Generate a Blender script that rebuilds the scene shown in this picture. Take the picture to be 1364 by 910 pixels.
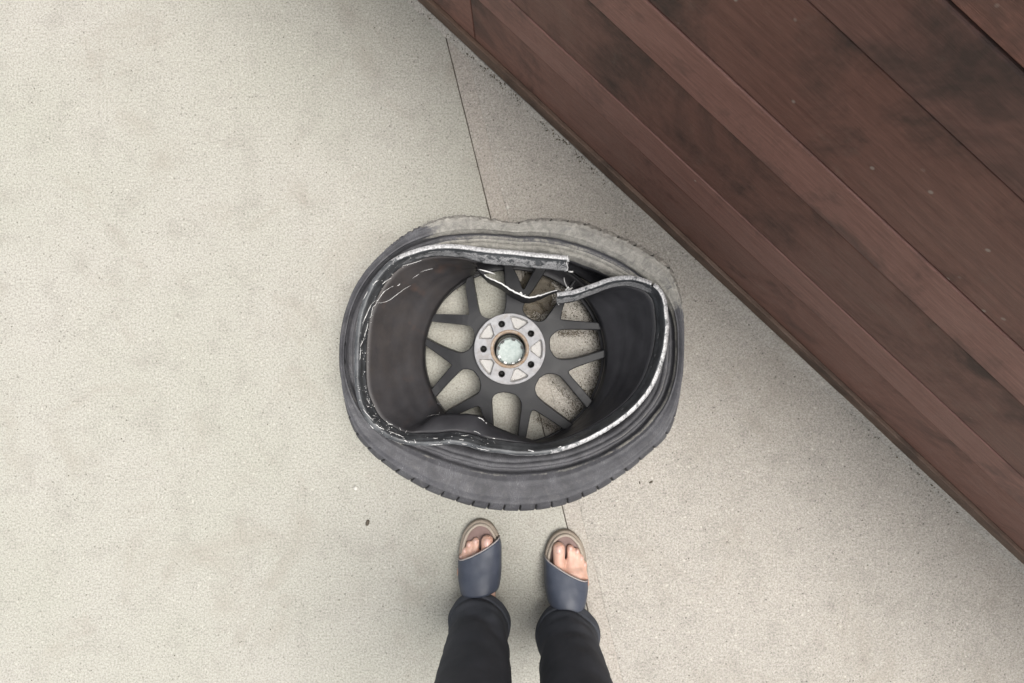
import bpy, bmesh, math, random
from mathutils import Vector, noise
from mathutils.bvhtree import BVHTree

R = math.radians
random.seed(7)
for o in list(bpy.data.objects):
    bpy.data.objects.remove(o)
SC = bpy.context.scene
COL = SC.collection

# ------------------------------------------------------------------ camera
CAM_H = 1.25            # a phone held out at chest height, looking straight down
FPX = 730.0             # focal length in pixels of a 1364 px wide picture
cd = bpy.data.cameras.new('camera')
cam = bpy.data.objects.new('camera', cd)
COL.objects.link(cam)
cam.location = (0, 0, CAM_H)
cam.rotation_euler = (0, 0, 0)
cd.sensor_width = 36.0
cd.lens = 36.0 * FPX / 1364.0
cd.clip_start = 0.02
cd.clip_end = 200
SC.camera = cam

# ------------------------------------------------------------------ world, sun, exposure
SUN_DIR = Vector((0.25, -0.02, 0.96)).normalized()      # towards the light
w = bpy.data.worlds.new('World')
SC.world = w
w.use_nodes = True
nt = w.node_tree
bg = nt.nodes['Background']
sky = nt.nodes.new('ShaderNodeTexSky')
sky.sky_type = 'NISHITA'
sky.sun_disc = False
sky.sun_elevation = math.asin(SUN_DIR.z)
sky.sun_rotation = math.atan2(SUN_DIR.x, SUN_DIR.y)
sky.air_density = 1.0
sky.dust_density = 6.0
sky.ozone_density = 0.6
hs = nt.nodes.new('ShaderNodeHueSaturation')
hs.inputs['Saturation'].default_value = 0.22            # overcast: the blue is veiled
nt.links.new(sky.outputs[0], hs.inputs['Color'])
nt.links.new(hs.outputs[0], bg.inputs['Color'])
bg.inputs['Strength'].default_value = 0.10
sl = bpy.data.lights.new('sun', 'SUN')
sl.energy = 1.5
sl.angle = R(30)
sl.color = (1.0, 0.96, 0.90)
so = bpy.data.objects.new('sun', sl)
COL.objects.link(so)
so.rotation_euler = SUN_DIR.to_track_quat('Z', 'Y').to_euler()
SC.view_settings.view_transform = 'Standard'
SC.view_settings.look = 'None'
SC.view_settings.gamma = 1.0
SC.view_settings.exposure = 0.90
try:
    SC.view_settings.use_curve_mapping = False
except Exception:
    pass

# ------------------------------------------------------------------ helpers
def P(x, y, h):
    """survey point of the photograph at height h above the ground -> metres"""
    s = (CAM_H - h) / FPX
    return Vector(((x - 682.0) * s, -(y - 455.0) * s, h))

def lerp(a, b, t):
    return a + (b - a) * t

def sstep(a, b, x):
    if a == b:
        return 0.0 if x < a else 1.0
    t = max(0.0, min(1.0, (x - a) / (b - a)))
    return t * t * (3 - 2 * t)

def cr(p0, p1, p2, p3, t):
    t2, t3 = t * t, t * t * t
    return 0.5 * ((2 * p1) + (p2 - p0) * t + (2 * p0 - 5 * p1 + 4 * p2 - p3) * t2 + (3 * p1 - p0 - 3 * p2 + p3) * t3)

def spline(pts, n):
    """open catmull-rom through tuples, n steps a segment"""
    out = []
    m = len(pts)
    for i in range(m - 1):
        q = [pts[max(0, i - 1)], pts[i], pts[i + 1], pts[min(m - 1, i + 2)]]
        for k in range(n):
            t = k / n
            out.append(tuple(cr(q[0][c], q[1][c], q[2][c], q[3][c], t) for c in range(len(pts[0]))))
    out.append(tuple(pts[-1]))
    return out

ORG = {}
def root(name, loc, label, cat, group=None):
    o = bpy.data.objects.new(name, None)
    COL.objects.link(o)
    o.location = loc
    o.empty_display_size = 0.05
    o['label'] = label
    o['category'] = cat
    if group:
        o['group'] = group
    ORG[o] = Vector(loc)
    return o

def tag(o, label=None, cat=None, group=None, kind=None):
    if label: o['label'] = label
    if cat: o['category'] = cat
    if group: o['group'] = group
    if kind: o['kind'] = kind
    return o

def link(name, me, mat, parent=None, smooth=True, origin=None):
    o = bpy.data.objects.new(name, me)
    COL.objects.link(o)
    if mat is not None:
        me.materials.append(mat)
    if parent is not None:
        o.parent = parent
        ORG[o] = ORG[parent]
        me.transform(__import__('mathutils').Matrix.Translation(-ORG[parent]))
    else:
        ORG[o] = Vector((0, 0, 0))
    if smooth:
        for p in me.polygons:
            p.use_smooth = True
    return o

def mesh(name, verts, faces):
    me = bpy.data.meshes.new(name)
    me.from_pydata([tuple(v) for v in verts], [], faces)
    me.update()
    return me

def fix(me):
    bm = bmesh.new(); bm.from_mesh(me)
    bmesh.ops.recalc_face_normals(bm, faces=bm.faces)
    bm.to_mesh(me); bm.free()
    return me

def attr(me, name, vals):
    a = me.attributes.new(name, 'FLOAT', 'POINT')
    a.data.foreach_set('value', vals)

def grid_faces(nu, nv, close_u=False, base=0):
    f = []
    for i in range(nu if close_u else nu - 1):
        j = (i + 1) % nu
        for k in range(nv - 1):
            f.append((base + i * nv + k, base + j * nv + k, base + j * nv + k + 1, base + i * nv + k + 1))
    return f

def bevel(o, wdt, seg=2, ang=30):
    m = o.modifiers.new('bevel', 'BEVEL')
    m.width = wdt; m.segments = seg; m.limit_method = 'ANGLE'; m.angle_limit = R(ang)
    return m

def autosmooth(o, ang=40):
    me = o.data
    bm = bmesh.new(); bm.from_mesh(me)
    for e in bm.edges:
        if len(e.link_faces) == 2 and e.calc_face_angle(0) > R(ang):
            e.smooth = False
    bm.to_mesh(me); bm.free()

def plate(outer, holes, zt, zb, bottom=True, outer_wall=True, hole_depth=None):
    """flat plate with holes; loops are lists of (x, y)"""
    bm = bmesh.new()
    loops = [outer] + holes
    rings = []
    for lp in loops:
        vs = [bm.verts.new((p[0], p[1], zt)) for p in lp]
        es = [bm.edges.new((vs[i], vs[(i + 1) % len(vs)])) for i in range(len(vs))]
        rings.append((vs, es))
    alle = [e for r_ in rings for e in r_[1]]
    from mathutils.geometry import delaunay_2d_cdt
    flat = [v for r_ in rings for v in r_[0]]
    ed, k0 = [], 0
    for r_ in rings:
        m_ = len(r_[0]); ed += [(k0 + i, k0 + (i + 1) % m_) for i in range(m_)]; k0 += m_
    res = delaunay_2d_cdt([Vector((v.co.x, v.co.y)) for v in flat], ed, [], 0, 1e-7)
    def inside(p, lp):
        c_ = False
        for i in range(len(lp)):
            x1, y1 = lp[i]; x2, y2 = lp[i - 1]
            if (y1 > p[1]) != (y2 > p[1]) and p[0] < (x2 - x1) * (p[1] - y1) / (y2 - y1) + x1: c_ = not c_
        return c_
    for f in res[2]:
        c0 = sum((res[0][q] for q in f), Vector((0, 0))) / len(f)
        if inside(c0, loops[0]) and not any(inside(c0, h_) for h_ in loops[1:]):
            vs3 = []
            for q in f:
                if res[3][q]:
                    vs3.append(flat[res[3][q][0]])
                else:
                    print('CROSS', len(outer), [round(682 + res[0][q][0] * FPX / (CAM_H - 0.076), 1), round(455 - res[0][q][1] * FPX / (CAM_H - 0.076), 1)])
                    vs3.append(bm.verts.new((res[0][q][0], res[0][q][1], zt)))
            if len(set(vs3)) == 3: bm.faces.new(vs3)
    for n_, (vs, es) in enumerate(rings):
        if n_ == 0 and not outer_wall:
            continue
        z = zb if (n_ == 0 or hole_depth is None) else hole_depth[n_ - 1]
        lo = [bm.verts.new((v.co.x, v.co.y, z)) for v in vs]
        for i in range(len(vs)):
            j = (i + 1) % len(vs)
            bm.faces.new((vs[i], lo[i], lo[j], vs[j]))
        if n_ > 0 and hole_depth is not None:
            bm.faces.new(lo)
    me = bpy.data.meshes.new('plate')
    bmesh.ops.recalc_face_normals(bm, faces=bm.faces)
    bm.to_mesh(me); bm.free()
    return me

def prism(loop, zt, zb, inset=0.0):
    bm = bmesh.new()
    t = [bm.verts.new((p[0], p[1], zt)) for p in loop]
    b = [bm.verts.new((p[0], p[1], zb)) for p in loop]
    n = len(loop)
    bm.faces.new(t); bm.faces.new(list(reversed(b)))
    for i in range(n):
        j = (i + 1) % n
        bm.faces.new((t[i], b[i], b[j], t[j]))
    bmesh.ops.recalc_face_normals(bm, faces=bm.faces)
    me = bpy.data.meshes.new('prism')
    bm.to_mesh(me); bm.free()
    return me

def boxmesh(x0, x1, y0, y1, z0, z1):
    v = [(x, y, z) for x in (x0, x1) for y in (y0, y1) for z in (z0, z1)]
    f = [(0, 1, 3, 2), (4, 6, 7, 5), (0, 4, 5, 1), (2, 3, 7, 6), (0, 2, 6, 4), (1, 5, 7, 3)]
    return fix(mesh('box', v, f))

# ------------------------------------------------------------------ materials
class NT:
    def __init__(s, name):
        s.m = bpy.data.materials.new(name)
        s.m.use_nodes = True
        s.t = s.m.node_tree
        s.b = s.t.nodes['Principled BSDF']
        s.co = s.t.nodes.new('ShaderNodeTexCoord').outputs['Object']
    def n(s, typ, **kw):
        d = s.t.nodes.new(typ)
        for k, v in kw.items():
            if k.startswith('i_'):
                d.inputs[k[2:].replace('_', ' ')].default_value = v
            else:
                setattr(d, k, v)
        return d
    def l(s, a, b):
        s.t.links.new(a, b)
    def noise(s, scale, detail=4.0, rough=0.55, dist=0.0, co=None):
        d = s.n('ShaderNodeTexNoise', i_Scale=scale, i_Detail=detail, i_Roughness=rough, i_Distortion=dist)
        s.l(co or s.co, d.inputs['Vector'])
        return d.outputs['Fac']
    def vor(s, scale, feature='F1', out='Distance', co=None, rnd=1.0):
        d = s.n('ShaderNodeTexVoronoi', i_Scale=scale, feature=feature)
        d.inputs['Randomness'].default_value = rnd
        s.l(co or s.co, d.inputs['Vector'])
        return d.outputs[out]
    def stretch(s, sx, sy, sz, rot=(0, 0, 0)):
        d = s.n('ShaderNodeMapping')
        d.inputs['Scale'].default_value = (sx, sy, sz)
        d.inputs['Rotation'].default_value = rot
        s.l(s.co, d.inputs['Vector'])
        return d.outputs[0]
    def ramp(s, fac, stops):
        d = s.n('ShaderNodeValToRGB')
        while len(d.color_ramp.elements) < len(stops):
            d.color_ramp.elements.new(0.5)
        for e, (p, c) in zip(d.color_ramp.elements, stops):
            e.position = p
            e.color = (c, c, c, 1) if not isinstance(c, tuple) else (*c, 1)
        s.l(fac, d.inputs['Fac'])
        return d.outputs['Color']
    def mix(s, a, b, fac, mode='MIX'):
        d = s.n('ShaderNodeMix', data_type='RGBA', blend_type=mode)
        for sock, v in ((d.inputs[6], a), (d.inputs[7], b)):
            if isinstance(v, tuple): sock.default_value = (*v, 1)
            else: s.l(v, sock)
        if isinstance(fac, (int, float)): d.inputs[0].default_value = fac
        else: s.l(fac, d.inputs[0])
        return d.outputs[2]
    def math(s, op, a, b=None, c=None, clamp=False):
        d = s.n('ShaderNodeMath', operation=op, use_clamp=clamp)
        for i, v in enumerate((a, b, c)):
            if v is None: continue
            if isinstance(v, (int, float)): d.inputs[i].default_value = v
            else: s.l(v, d.inputs[i])
        return d.outputs[0]
    def at(s, name):
        return s.n('ShaderNodeAttribute', attribute_name=name).outputs['Fac']
    def bump(s, h, strength=0.4, dist=0.002, prev=None):
        d = s.n('ShaderNodeBump')
        d.inputs['Strength'].default_value = strength
        d.inputs['Distance'].default_value = dist
        s.l(h, d.inputs['Height'])
        if prev is not None: s.l(prev, d.inputs['Normal'])
        return d.outputs['Normal']
    def out(s, color=None, rough=None, metal=None, normal=None, spec=None):
        for k, v in (('Base Color', color), ('Roughness', rough), ('Metallic', metal), ('Specular IOR Level', spec)):
            if v is None: continue
            if isinstance(v, tuple): s.b.inputs[k].default_value = (*v, 1)
            elif isinstance(v, (int, float)): s.b.inputs[k].default_value = v
            else: s.l(v, s.b.inputs[k])
        if normal is not None: s.l(normal, s.b.inputs['Normal'])
        return s.m

M = {}
def concrete(name, ca, cb, agg, pit):
    t = NT(name)
    big = t.noise(2.2, 4, 0.6)
    mid = t.noise(14, 4, 0.65)
    fine = t.noise(420, 2, 0.7)
    grain = md0 = t.noise(900, 1, 0.6)
    c = t.mix(ca, cb, t.ramp(big, [(0.32, 0.0), (0.68, 1.0)]))
    c = t.mix(c, (0.30, 0.285, 0.25), t.ramp(mid, [(0.50, 0.0), (0.78, 0.45)]))
    md = t.noise(230, 2, 0.6)
    c = t.mix(c, t.ramp(fine, [(0.25, 0.42), (0.5, 0.78), (0.72, 1.05)]), 0.50 + 0.2 * agg, 'MULTIPLY')
    c = t.mix(c, t.ramp(md, [(0.28, 0.55), (0.5, 0.95), (0.72, 1.2)]), 0.75, 'MULTIPLY')
    cell = t.n('ShaderNodeTexVoronoi', i_Scale=190.0); t.l(t.co, cell.inputs['Vector'])
    cc = t.ramp(cell.outputs['Color'], [(0.0, 0.45), (0.25, 0.85), (0.8, 1.0), (1.0, 1.25)])
    c = t.mix(c, cc, 0.42 * agg, 'MULTIPLY')
    # sparse dark pits and pale grains
    pv = t.n('ShaderNodeTexVoronoi', i_Scale=75.0); t.l(t.co, pv.inputs['Vector'])
    pm = t.math('MULTIPLY', t.ramp(pv.outputs['Distance'], [(0.09, 1.0), (0.17, 0.0)]), t.ramp(pv.outputs['Color'], [(0.60, 0.0), (0.66, 1.0)]))
    c = t.mix(c, (0.11, 0.10, 0.085), t.math('MULTIPLY', pm, pit))
    qv = t.n('ShaderNodeTexVoronoi', i_Scale=62.0); t.l(t.stretch(1, 1, 1, (0.3, 0.2, 0.9)), qv.inputs['Vector'])
    qm = t.math('MULTIPLY', t.ramp(qv.outputs['Distance'], [(0.10, 1.0), (0.2, 0.0)]), t.ramp(qv.outputs['Color'], [(0.66, 0.0), (0.7, 1.0)]))
    c = t.mix(c, (0.66, 0.63, 0.56), t.math('MULTIPLY', qm, 0.22 + 0.3 * agg))
    # brownish traffic stains
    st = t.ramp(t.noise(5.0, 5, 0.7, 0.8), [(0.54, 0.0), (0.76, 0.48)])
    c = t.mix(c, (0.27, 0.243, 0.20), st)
    h = t.math('ADD', t.math('MULTIPLY', fine, 0.7), t.math('MULTIPLY', grain, 0.35))
    h = t.math('ADD', h, t.math('MULTIPLY', cell.outputs['Distance'], -0.9 * agg))
    h = t.math('SUBTRACT', h, t.math('MULTIPLY', pm, 1.0))
    nb = t.bump(h, 0.55 + 0.3 * agg, 0.0016)
    return t.out(c, 0.88, 0.0, nb, 0.25)
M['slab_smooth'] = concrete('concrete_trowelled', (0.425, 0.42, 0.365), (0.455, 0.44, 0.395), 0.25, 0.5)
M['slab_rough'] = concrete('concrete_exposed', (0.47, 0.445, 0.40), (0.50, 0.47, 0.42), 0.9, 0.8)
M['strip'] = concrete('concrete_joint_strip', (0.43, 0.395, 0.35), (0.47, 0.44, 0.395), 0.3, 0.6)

t = NT('soil')
M['soil'] = t.out(t.mix((0.06, 0.05, 0.04), (0.15, 0.125, 0.10), t.noise(120, 4)), 0.95, 0, t.bump(t.noise(200, 3), 0.8, 0.003))

def wood(name, ca, cb, cdirt):
    t = NT(name)
    oi = t.n('ShaderNodeObjectInfo')
    sh = t.n('ShaderNodeVectorMath', operation='MULTIPLY_ADD')
    cx_ = t.n('ShaderNodeCombineXYZ')
    for q in range(3): t.l(oi.outputs['Random'], cx_.inputs[q])
    t.l(cx_.outputs[0], sh.inputs[0]); sh.inputs[1].default_value = (37.0, 11.0, 23.0); t.l(t.co, sh.inputs[2])
    t.co = sh.outputs[0]
    g = t.stretch(1.6, 26, 26)
    gr = t.noise(6.0, 6, 0.65, 0.6, g)
    fine = t.noise(42.0, 3, 0.6, 0.0, g)
    c = t.mix(ca, cb, t.ramp(gr, [(0.3, 0.0), (0.7, 1.0)]))
    c = t.mix(c, t.ramp(fine, [(0.3, 0.55), (0.62, 1.0)]), 0.55, 'MULTIPLY')
    bl = t.noise(5.5, 5, 0.7, 0.4)
    c = t.mix(c, cdirt, t.ramp(bl, [(0.50, 0.0), (0.68, 0.85)]))
    dust = t.ramp(t.noise(17, 6, 0.75), [(0.6, 0.0), (0.8, 0.35)])
    c = t.mix(c, (0.30, 0.25, 0.20), dust)
    sv = t.n('ShaderNodeTexVoronoi', i_Scale=34.0); t.l(t.co, sv.inputs['Vector'])
    sp = t.math('MULTIPLY', t.ramp(sv.outputs['Distance'], [(0.06, 1.0), (0.12, 0.0)]), t.ramp(sv.outputs['Color'], [(0.80, 0.0), (0.84, 1.0)]))
    c = t.mix(c, (0.42, 0.37, 0.32), t.math('MULTIPLY', sp, 0.8))
    ro = t.ramp(bl, [(0.4, 0.42), (0.7, 0.7)])
    c = t.mix(c, t.ramp(oi.outputs['Random'], [(0.0, 0.72), (1.0, 1.12)]), 1.0, 'MULTIPLY')
    return t.out(c, ro, 0, t.bump(t.math('ADD', gr, fine), 0.35, 0.0015), 0.4)
M['wood'] = wood('stained_board', (0.175, 0.082, 0.062), (0.275, 0.138, 0.108), (0.060, 0.045, 0.038))
M['wood_b'] = wood('stained_board_pale', (0.195, 0.096, 0.076), (0.295, 0.155, 0.126), (0.075, 0.055, 0.047))
M['wood_trim'] = wood('weathered_trim', (0.135, 0.080, 0.055), (0.24, 0.150, 0.105), (0.06, 0.042, 0.032))

# painted alloy (barrel and spokes); "dust" attribute = road dust and rust bloom on the paint
def paint(name, base, dusty):
    t = NT(name)
    n1 = t.noise(18, 5, 0.6)
    n2 = t.noise(160, 4, 0.65)
    c = t.mix(base, tuple(x * 1.5 + 0.003 for x in base), t.ramp(n1, [(0.35, 0.0), (0.7, 1.0)]))
    if dusty:
        d = t.math('MULTIPLY', t.at('dust'), t.ramp(t.noise(26, 6, 0.7), [(0.3, 0.25), (0.7, 1.0)]))
        c = t.mix(c, (0.098, 0.078, 0.063), t.math('MULTIPLY', d, 0.38))
        rv = t.ramp(t.noise(30, 3, 0.5, 0.0, t.stretch(1, 1, 0.5, (0.4, 0.1, 1.3))), [(0.62, 0.0), (0.76, 0.3)])
        c = t.mix(c, (0.15, 0.08, 0.05), t.math('MULTIPLY', rv, t.at('dust')))
    c = t.mix(c, (0.17, 0.165, 0.16), t.ramp(n2, [(0.62, 0.0), (0.8, 0.14)]))
    r_ = t.ramp(n1, [(0.3, 0.44), (0.7, 0.58)])
    return t.out(c, r_, 0.0, t.bump(n2, 0.14, 0.0006), 0.36 if dusty else 0.26)
M['paint'] = paint('black_wheel_paint', (0.022, 0.022, 0.025), True)
M['spoke'] = paint('charcoal_spoke_paint', (0.0135, 0.0138, 0.0155), False)

# rim lip: black paint scraped down to aluminium, wear attribute 0..1
t = NT('scraped_lip')
wv = t.at('wear')
n1 = t.noise(70, 6, 0.72, 0.6)
n2 = t.noise(260, 4, 0.6)
th = t.math('SUBTRACT', t.math('ADD', n1, t.math('MULTIPLY', n2, 0.25)), 0.12)
k = t.math('SUBTRACT', wv, th)
mask = t.ramp(t.math('ADD', t.math('MULTIPLY', k, 3.0), 0.5), [(0.42, 0.0), (0.60, 1.0)])
metal = t.mix((0.20, 0.20, 0.205), (0.50, 0.50, 0.505), t.ramp(n2, [(0.35, 0.0), (0.65, 1.0)]))
pc = t.mix((0.040, 0.043, 0.047), (0.12, 0.127, 0.134), t.ramp(t.noise(35, 5, 0.7), [(0.4, 0.0), (0.75, 1.0)]))
c = t.mix(pc, metal, mask)
M['lip'] = t.out(c, t.ramp(mask, [(0.0, 0.42), (1.0, 0.46)]), t.math('MULTIPLY', mask, 0.2), t.bump(n2, 0.2, 0.0006), 0.45)

t = NT('raw_torn_metal')
n1 = t.noise(300, 4, 0.7)
M['raw'] = t.out(t.mix((0.42, 0.42, 0.42), (0.78, 0.78, 0.77), n1), 0.5, 0.15, t.bump(n1, 0.5, 0.0008))

t = NT('machined_hub')
n1 = t.noise(60, 5, 0.65); n2 = t.noise(500, 3, 0.7)
c = t.mix((0.215, 0.215, 0.225), (0.325, 0.325, 0.335), t.ramp(n1, [(0.35, 0.0), (0.7, 1.0)]))
c = t.mix(c, (0.20, 0.19, 0.18), t.ramp(n2, [(0.66, 0.0), (0.82, 0.5)]))
c = t.mix(c, (0.17, 0.13, 0.10), t.ramp(t.noise(45, 6, 0.75, 0.6), [(0.50, 0.0), (0.72, 0.55)]))
M['hub'] = t.out(c, 0.55, 0.12, t.bump(n2, 0.3, 0.0006))
t = NT('cast_pocket')
n2 = t.noise(380, 4, 0.75)
c = t.mix((0.30, 0.29, 0.28), (0.46, 0.45, 0.435), n2)
pv = t.n('ShaderNodeTexVoronoi', i_Scale=150.0); t.l(t.co, pv.inputs['Vector'])
pm = t.math('MULTIPLY', t.ramp(pv.outputs['Distance'], [(0.10, 1.0), (0.2, 0.0)]), t.ramp(pv.outputs['Color'], [(0.55, 0.0), (0.6, 1.0)]))
M['pocket'] = t.out(t.mix(c, (0.12, 0.11, 0.10), pm), 0.6, 0.2, t.bump(n2, 0.6, 0.0012))
t = NT('rust_ring')
n1 = t.noise(130, 5, 0.7)
M['rust'] = t.out(t.mix((0.25, 0.155, 0.085), (0.36, 0.315, 0.27), t.ramp(n1, [(0.35, 0.0), (0.65, 1.0)])), 0.7, 0.2, t.bump(n1, 0.4, 0.0008))
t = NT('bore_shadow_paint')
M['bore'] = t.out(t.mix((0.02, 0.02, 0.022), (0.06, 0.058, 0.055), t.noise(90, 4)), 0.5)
t = NT('cap_back_plastic')
n1 = t.noise(160, 5, 0.7)
M['cap'] = t.out(t.mix((0.27, 0.325, 0.31), (0.40, 0.45, 0.435), t.ramp(n1, [(0.35, 0.0), (0.7, 1.0)])), 0.5, 0.0, t.bump(n1, 0.2, 0.0006))
t = NT('cap_clip')
M['clip'] = t.out((0.55, 0.56, 0.56), 0.35, 0.5)

# tyre
t = NT('tyre_rubber')
sc = t.at('scuff')
n1 = t.noise(22, 6, 0.7, 0.5); n2 = t.noise(190, 5, 0.7)
c = t.mix((0.050, 0.050, 0.056), (0.088, 0.088, 0.097), t.ramp(n1, [(0.35, 0.0), (0.68, 1.0)]))
dirt = t.ramp(t.noise(48, 6, 0.75, 1.2), [(0.52, 0.0), (0.75, 0.55)])
c = t.mix(c, (0.135, 0.132, 0.13), dirt)
wp = t.n('ShaderNodeTexWave', i_Scale=90.0, i_Distortion=14.0, i_Detail=3.0); t.l(t.co, wp.inputs['Vector'])
scr = t.math('MULTIPLY', t.ramp(wp.outputs['Fac'], [(0.93, 0.0), (1.0, 0.35)]), t.ramp(n1, [(0.5, 0.0), (0.62, 1.0)]))
c = t.mix(c, (0.32, 0.32, 0.33), scr)
k = t.math('SUBTRACT', t.math('MULTIPLY', sc, 1.35), t.math('ADD', t.math('MULTIPLY', n1, 0.75), t.math('MULTIPLY', n2, 0.28)))
mask = t.ramp(t.math('ADD', t.math('MULTIPLY', k, 2.6), 0.5), [(0.30, 0.0), (0.72, 1.0)])
gc = t.mix((0.165, 0.16, 0.148), (0.375, 0.362, 0.325), t.ramp(t.noise(60, 6, 0.75, 0.8), [(0.32, 0.0), (0.68, 1.0)]))
c = t.mix(c, gc, t.math('MULTIPLY', mask, 0.93))
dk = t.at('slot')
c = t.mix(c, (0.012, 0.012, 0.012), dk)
fib = t.noise(420, 3, 0.7)
c = t.mix(c, t.ramp(fib, [(0.3, 0.7), (0.7, 1.25)]), 0.5, 'MULTIPLY')
M['tyre'] = t.out(c, t.ramp(mask, [(0.0, 0.60), (1.0, 0.92)]), 0, t.bump(t.math('ADD', n2, t.math('MULTIPLY', mask, t.noise(300, 3))), 0.30, 0.0012), 0.35)

t = NT('grit')
oi = t.n('ShaderNodeObjectInfo')
M['grit'] = t.out(t.mix((0.055, 0.045, 0.032), (0.21, 0.175, 0.125), t.ramp(t.noise(160, 3, 0.7), [(0.35, 0.0), (0.7, 1.0)])), 0.95, 0, t.bump(t.noise(500, 3), 0.6, 0.001))
t = NT('muck')
M['muck'] = t.out(t.mix((0.085, 0.075, 0.06), (0.24, 0.21, 0.165), t.noise(90, 5, 0.7)), 0.95, 0, t.bump(t.noise(350, 4, 0.7), 1.0, 0.003))
t = NT('pale_stone')
M['stone'] = t.out(t.mix((0.48, 0.46, 0.42), (0.66, 0.64, 0.6), t.noise(200, 3)), 0.85)
t = NT('dark_stone')
M['dstone'] = t.out(t.mix((0.05, 0.04, 0.03), (0.14, 0.12, 0.09), t.noise(200, 3)), 0.9)
t = NT('twig')
M['twig'] = t.out((0.035, 0.025, 0.018), 0.8)

t = NT('skin')
n1 = t.noise(30, 4); n2 = t.noise(400, 3)
c = t.mix((0.52, 0.30, 0.225), (0.63, 0.42, 0.335), t.ramp(n1, [(0.35, 0.0), (0.65, 1.0)]))
M['skin'] = t.out(c, 0.5, 0, t.bump(n2, 0.15, 0.0006), 0.4)
M['skin'].node_tree.nodes['Principled BSDF'].inputs['Subsurface Weight'].default_value = 0.15
M['skin'].node_tree.nodes['Principled BSDF'].inputs['Subsurface Scale'].default_value = 0.004
M['skin'].node_tree.nodes['Principled BSDF'].inputs['Subsurface Radius'].default_value = (1.0, 0.4, 0.25)
t = NT('nail')
M['nail'] = t.out((0.66, 0.44, 0.38), 0.3)
t = NT('sandal_sole')
n1 = t.noise(150, 4)
M['sole'] = t.out(t.mix((0.20, 0.165, 0.13), (0.30, 0.255, 0.21), n1), 0.8, 0, t.bump(n1, 0.3, 0.0008))
t = NT('sandal_welt')
n1 = t.noise(200, 4)
M['welt'] = t.out(t.mix((0.30, 0.25, 0.205), (0.42, 0.37, 0.31), n1), 0.8, 0, t.bump(n1, 0.3, 0.0008))
t = NT('sandal_footbed')
n1 = t.noise(60, 5)
M['bed'] = t.out(t.mix((0.15, 0.098, 0.088), (0.235, 0.165, 0.15), n1), 0.8, 0, t.bump(t.noise(500, 3), 0.3, 0.0008))
t = NT('navy_strap')
n1 = t.noise(40, 5); n2 = t.noise(600, 2)
M['strap'] = t.out(t.mix((0.028, 0.036, 0.058), (0.080, 0.092, 0.122), n1), 0.5, 0, t.bump(n2, 0.3, 0.0008))
t = NT('strap_piping')
M['piping'] = t.out((0.34, 0.31, 0.30), 0.7)
t = NT('trouser_cloth')
n1 = t.noise(18, 5); wv_ = t.n('ShaderNodeTexWave', i_Scale=700.0); t.l(t.co, wv_.inputs['Vector'])
M['cloth'] = t.out(t.mix((0.036, 0.040, 0.048), (0.085, 0.090, 0.105), n1), 0.9, 0, t.bump(wv_.outputs['Fac'], 0.2, 0.0006), 0.2)

# ------------------------------------------------------------------ the ground
# base sheet under the slabs, far larger than the view
gb = link('ground', mesh('ground', [(-30, -30, -0.0055), (30, -30, -0.0055), (30, 30, -0.0055), (-30, 30, -0.0055)], [(0, 1, 2, 3)]), M['soil'], None, False)
tag(gb, kind='structure')
# the sawn joint runs from the top of the view to the bottom
JA, JB = P(625.0, 175, 0), P(756.5, 706, 0)
jd = (JB - JA).normalized()
jn = Vector((-jd.y, jd.x, 0))           # to the right of the picture when looking down jd
if jn.x < 0:
    jn = -jn
def jp(along, across, z):
    p = JA + jd * along + jn * across
    return Vector((p.x, p.y, z))
SD = 0.008
def slab(name, a0, a1, mat, n, seed, rough, z=0.0, lim=(-6.0, 7.0)):
    """slab between across a0..a1, edges slightly chipped near the view"""
    us = [lim[0]] + [-0.9 + 2.9 * i / n for i in range(n + 1)] + [lim[1]]
    V, F = [], []
    for u in us:
        for side, a in ((0, a0), (1, a1)):
            d = noise.noise(Vector((u * 55, a * 9, seed))) * rough + noise.noise(Vector((u * 9, a, seed + 5))) * rough
            p = jp(u, a + d, z)
            V += [p, Vector((p.x, p.y, z - SD))]
    for i in range(len(us) - 1):
        b, c_ = i * 4, (i + 1) * 4
        F += [(b, b + 2, c_ + 2, c_), (b, c_, c_ + 1, b + 1), (b + 2, b + 3, c_ + 3, c_ + 2)]
    o = link(name, fix(mesh(name, V, F)), mat, gb, False)
    bevel(o, 0.0015, 2)
    return o
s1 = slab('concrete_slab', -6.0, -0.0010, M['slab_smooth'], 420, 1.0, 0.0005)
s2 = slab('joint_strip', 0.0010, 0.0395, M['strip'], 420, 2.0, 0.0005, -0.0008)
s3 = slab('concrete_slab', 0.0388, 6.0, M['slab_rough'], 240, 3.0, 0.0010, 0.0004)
s1['label'] = 'smooth trowelled grey slab left of the joint'
s3['label'] = 'rough exposed aggregate slab right of the joint'

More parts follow.
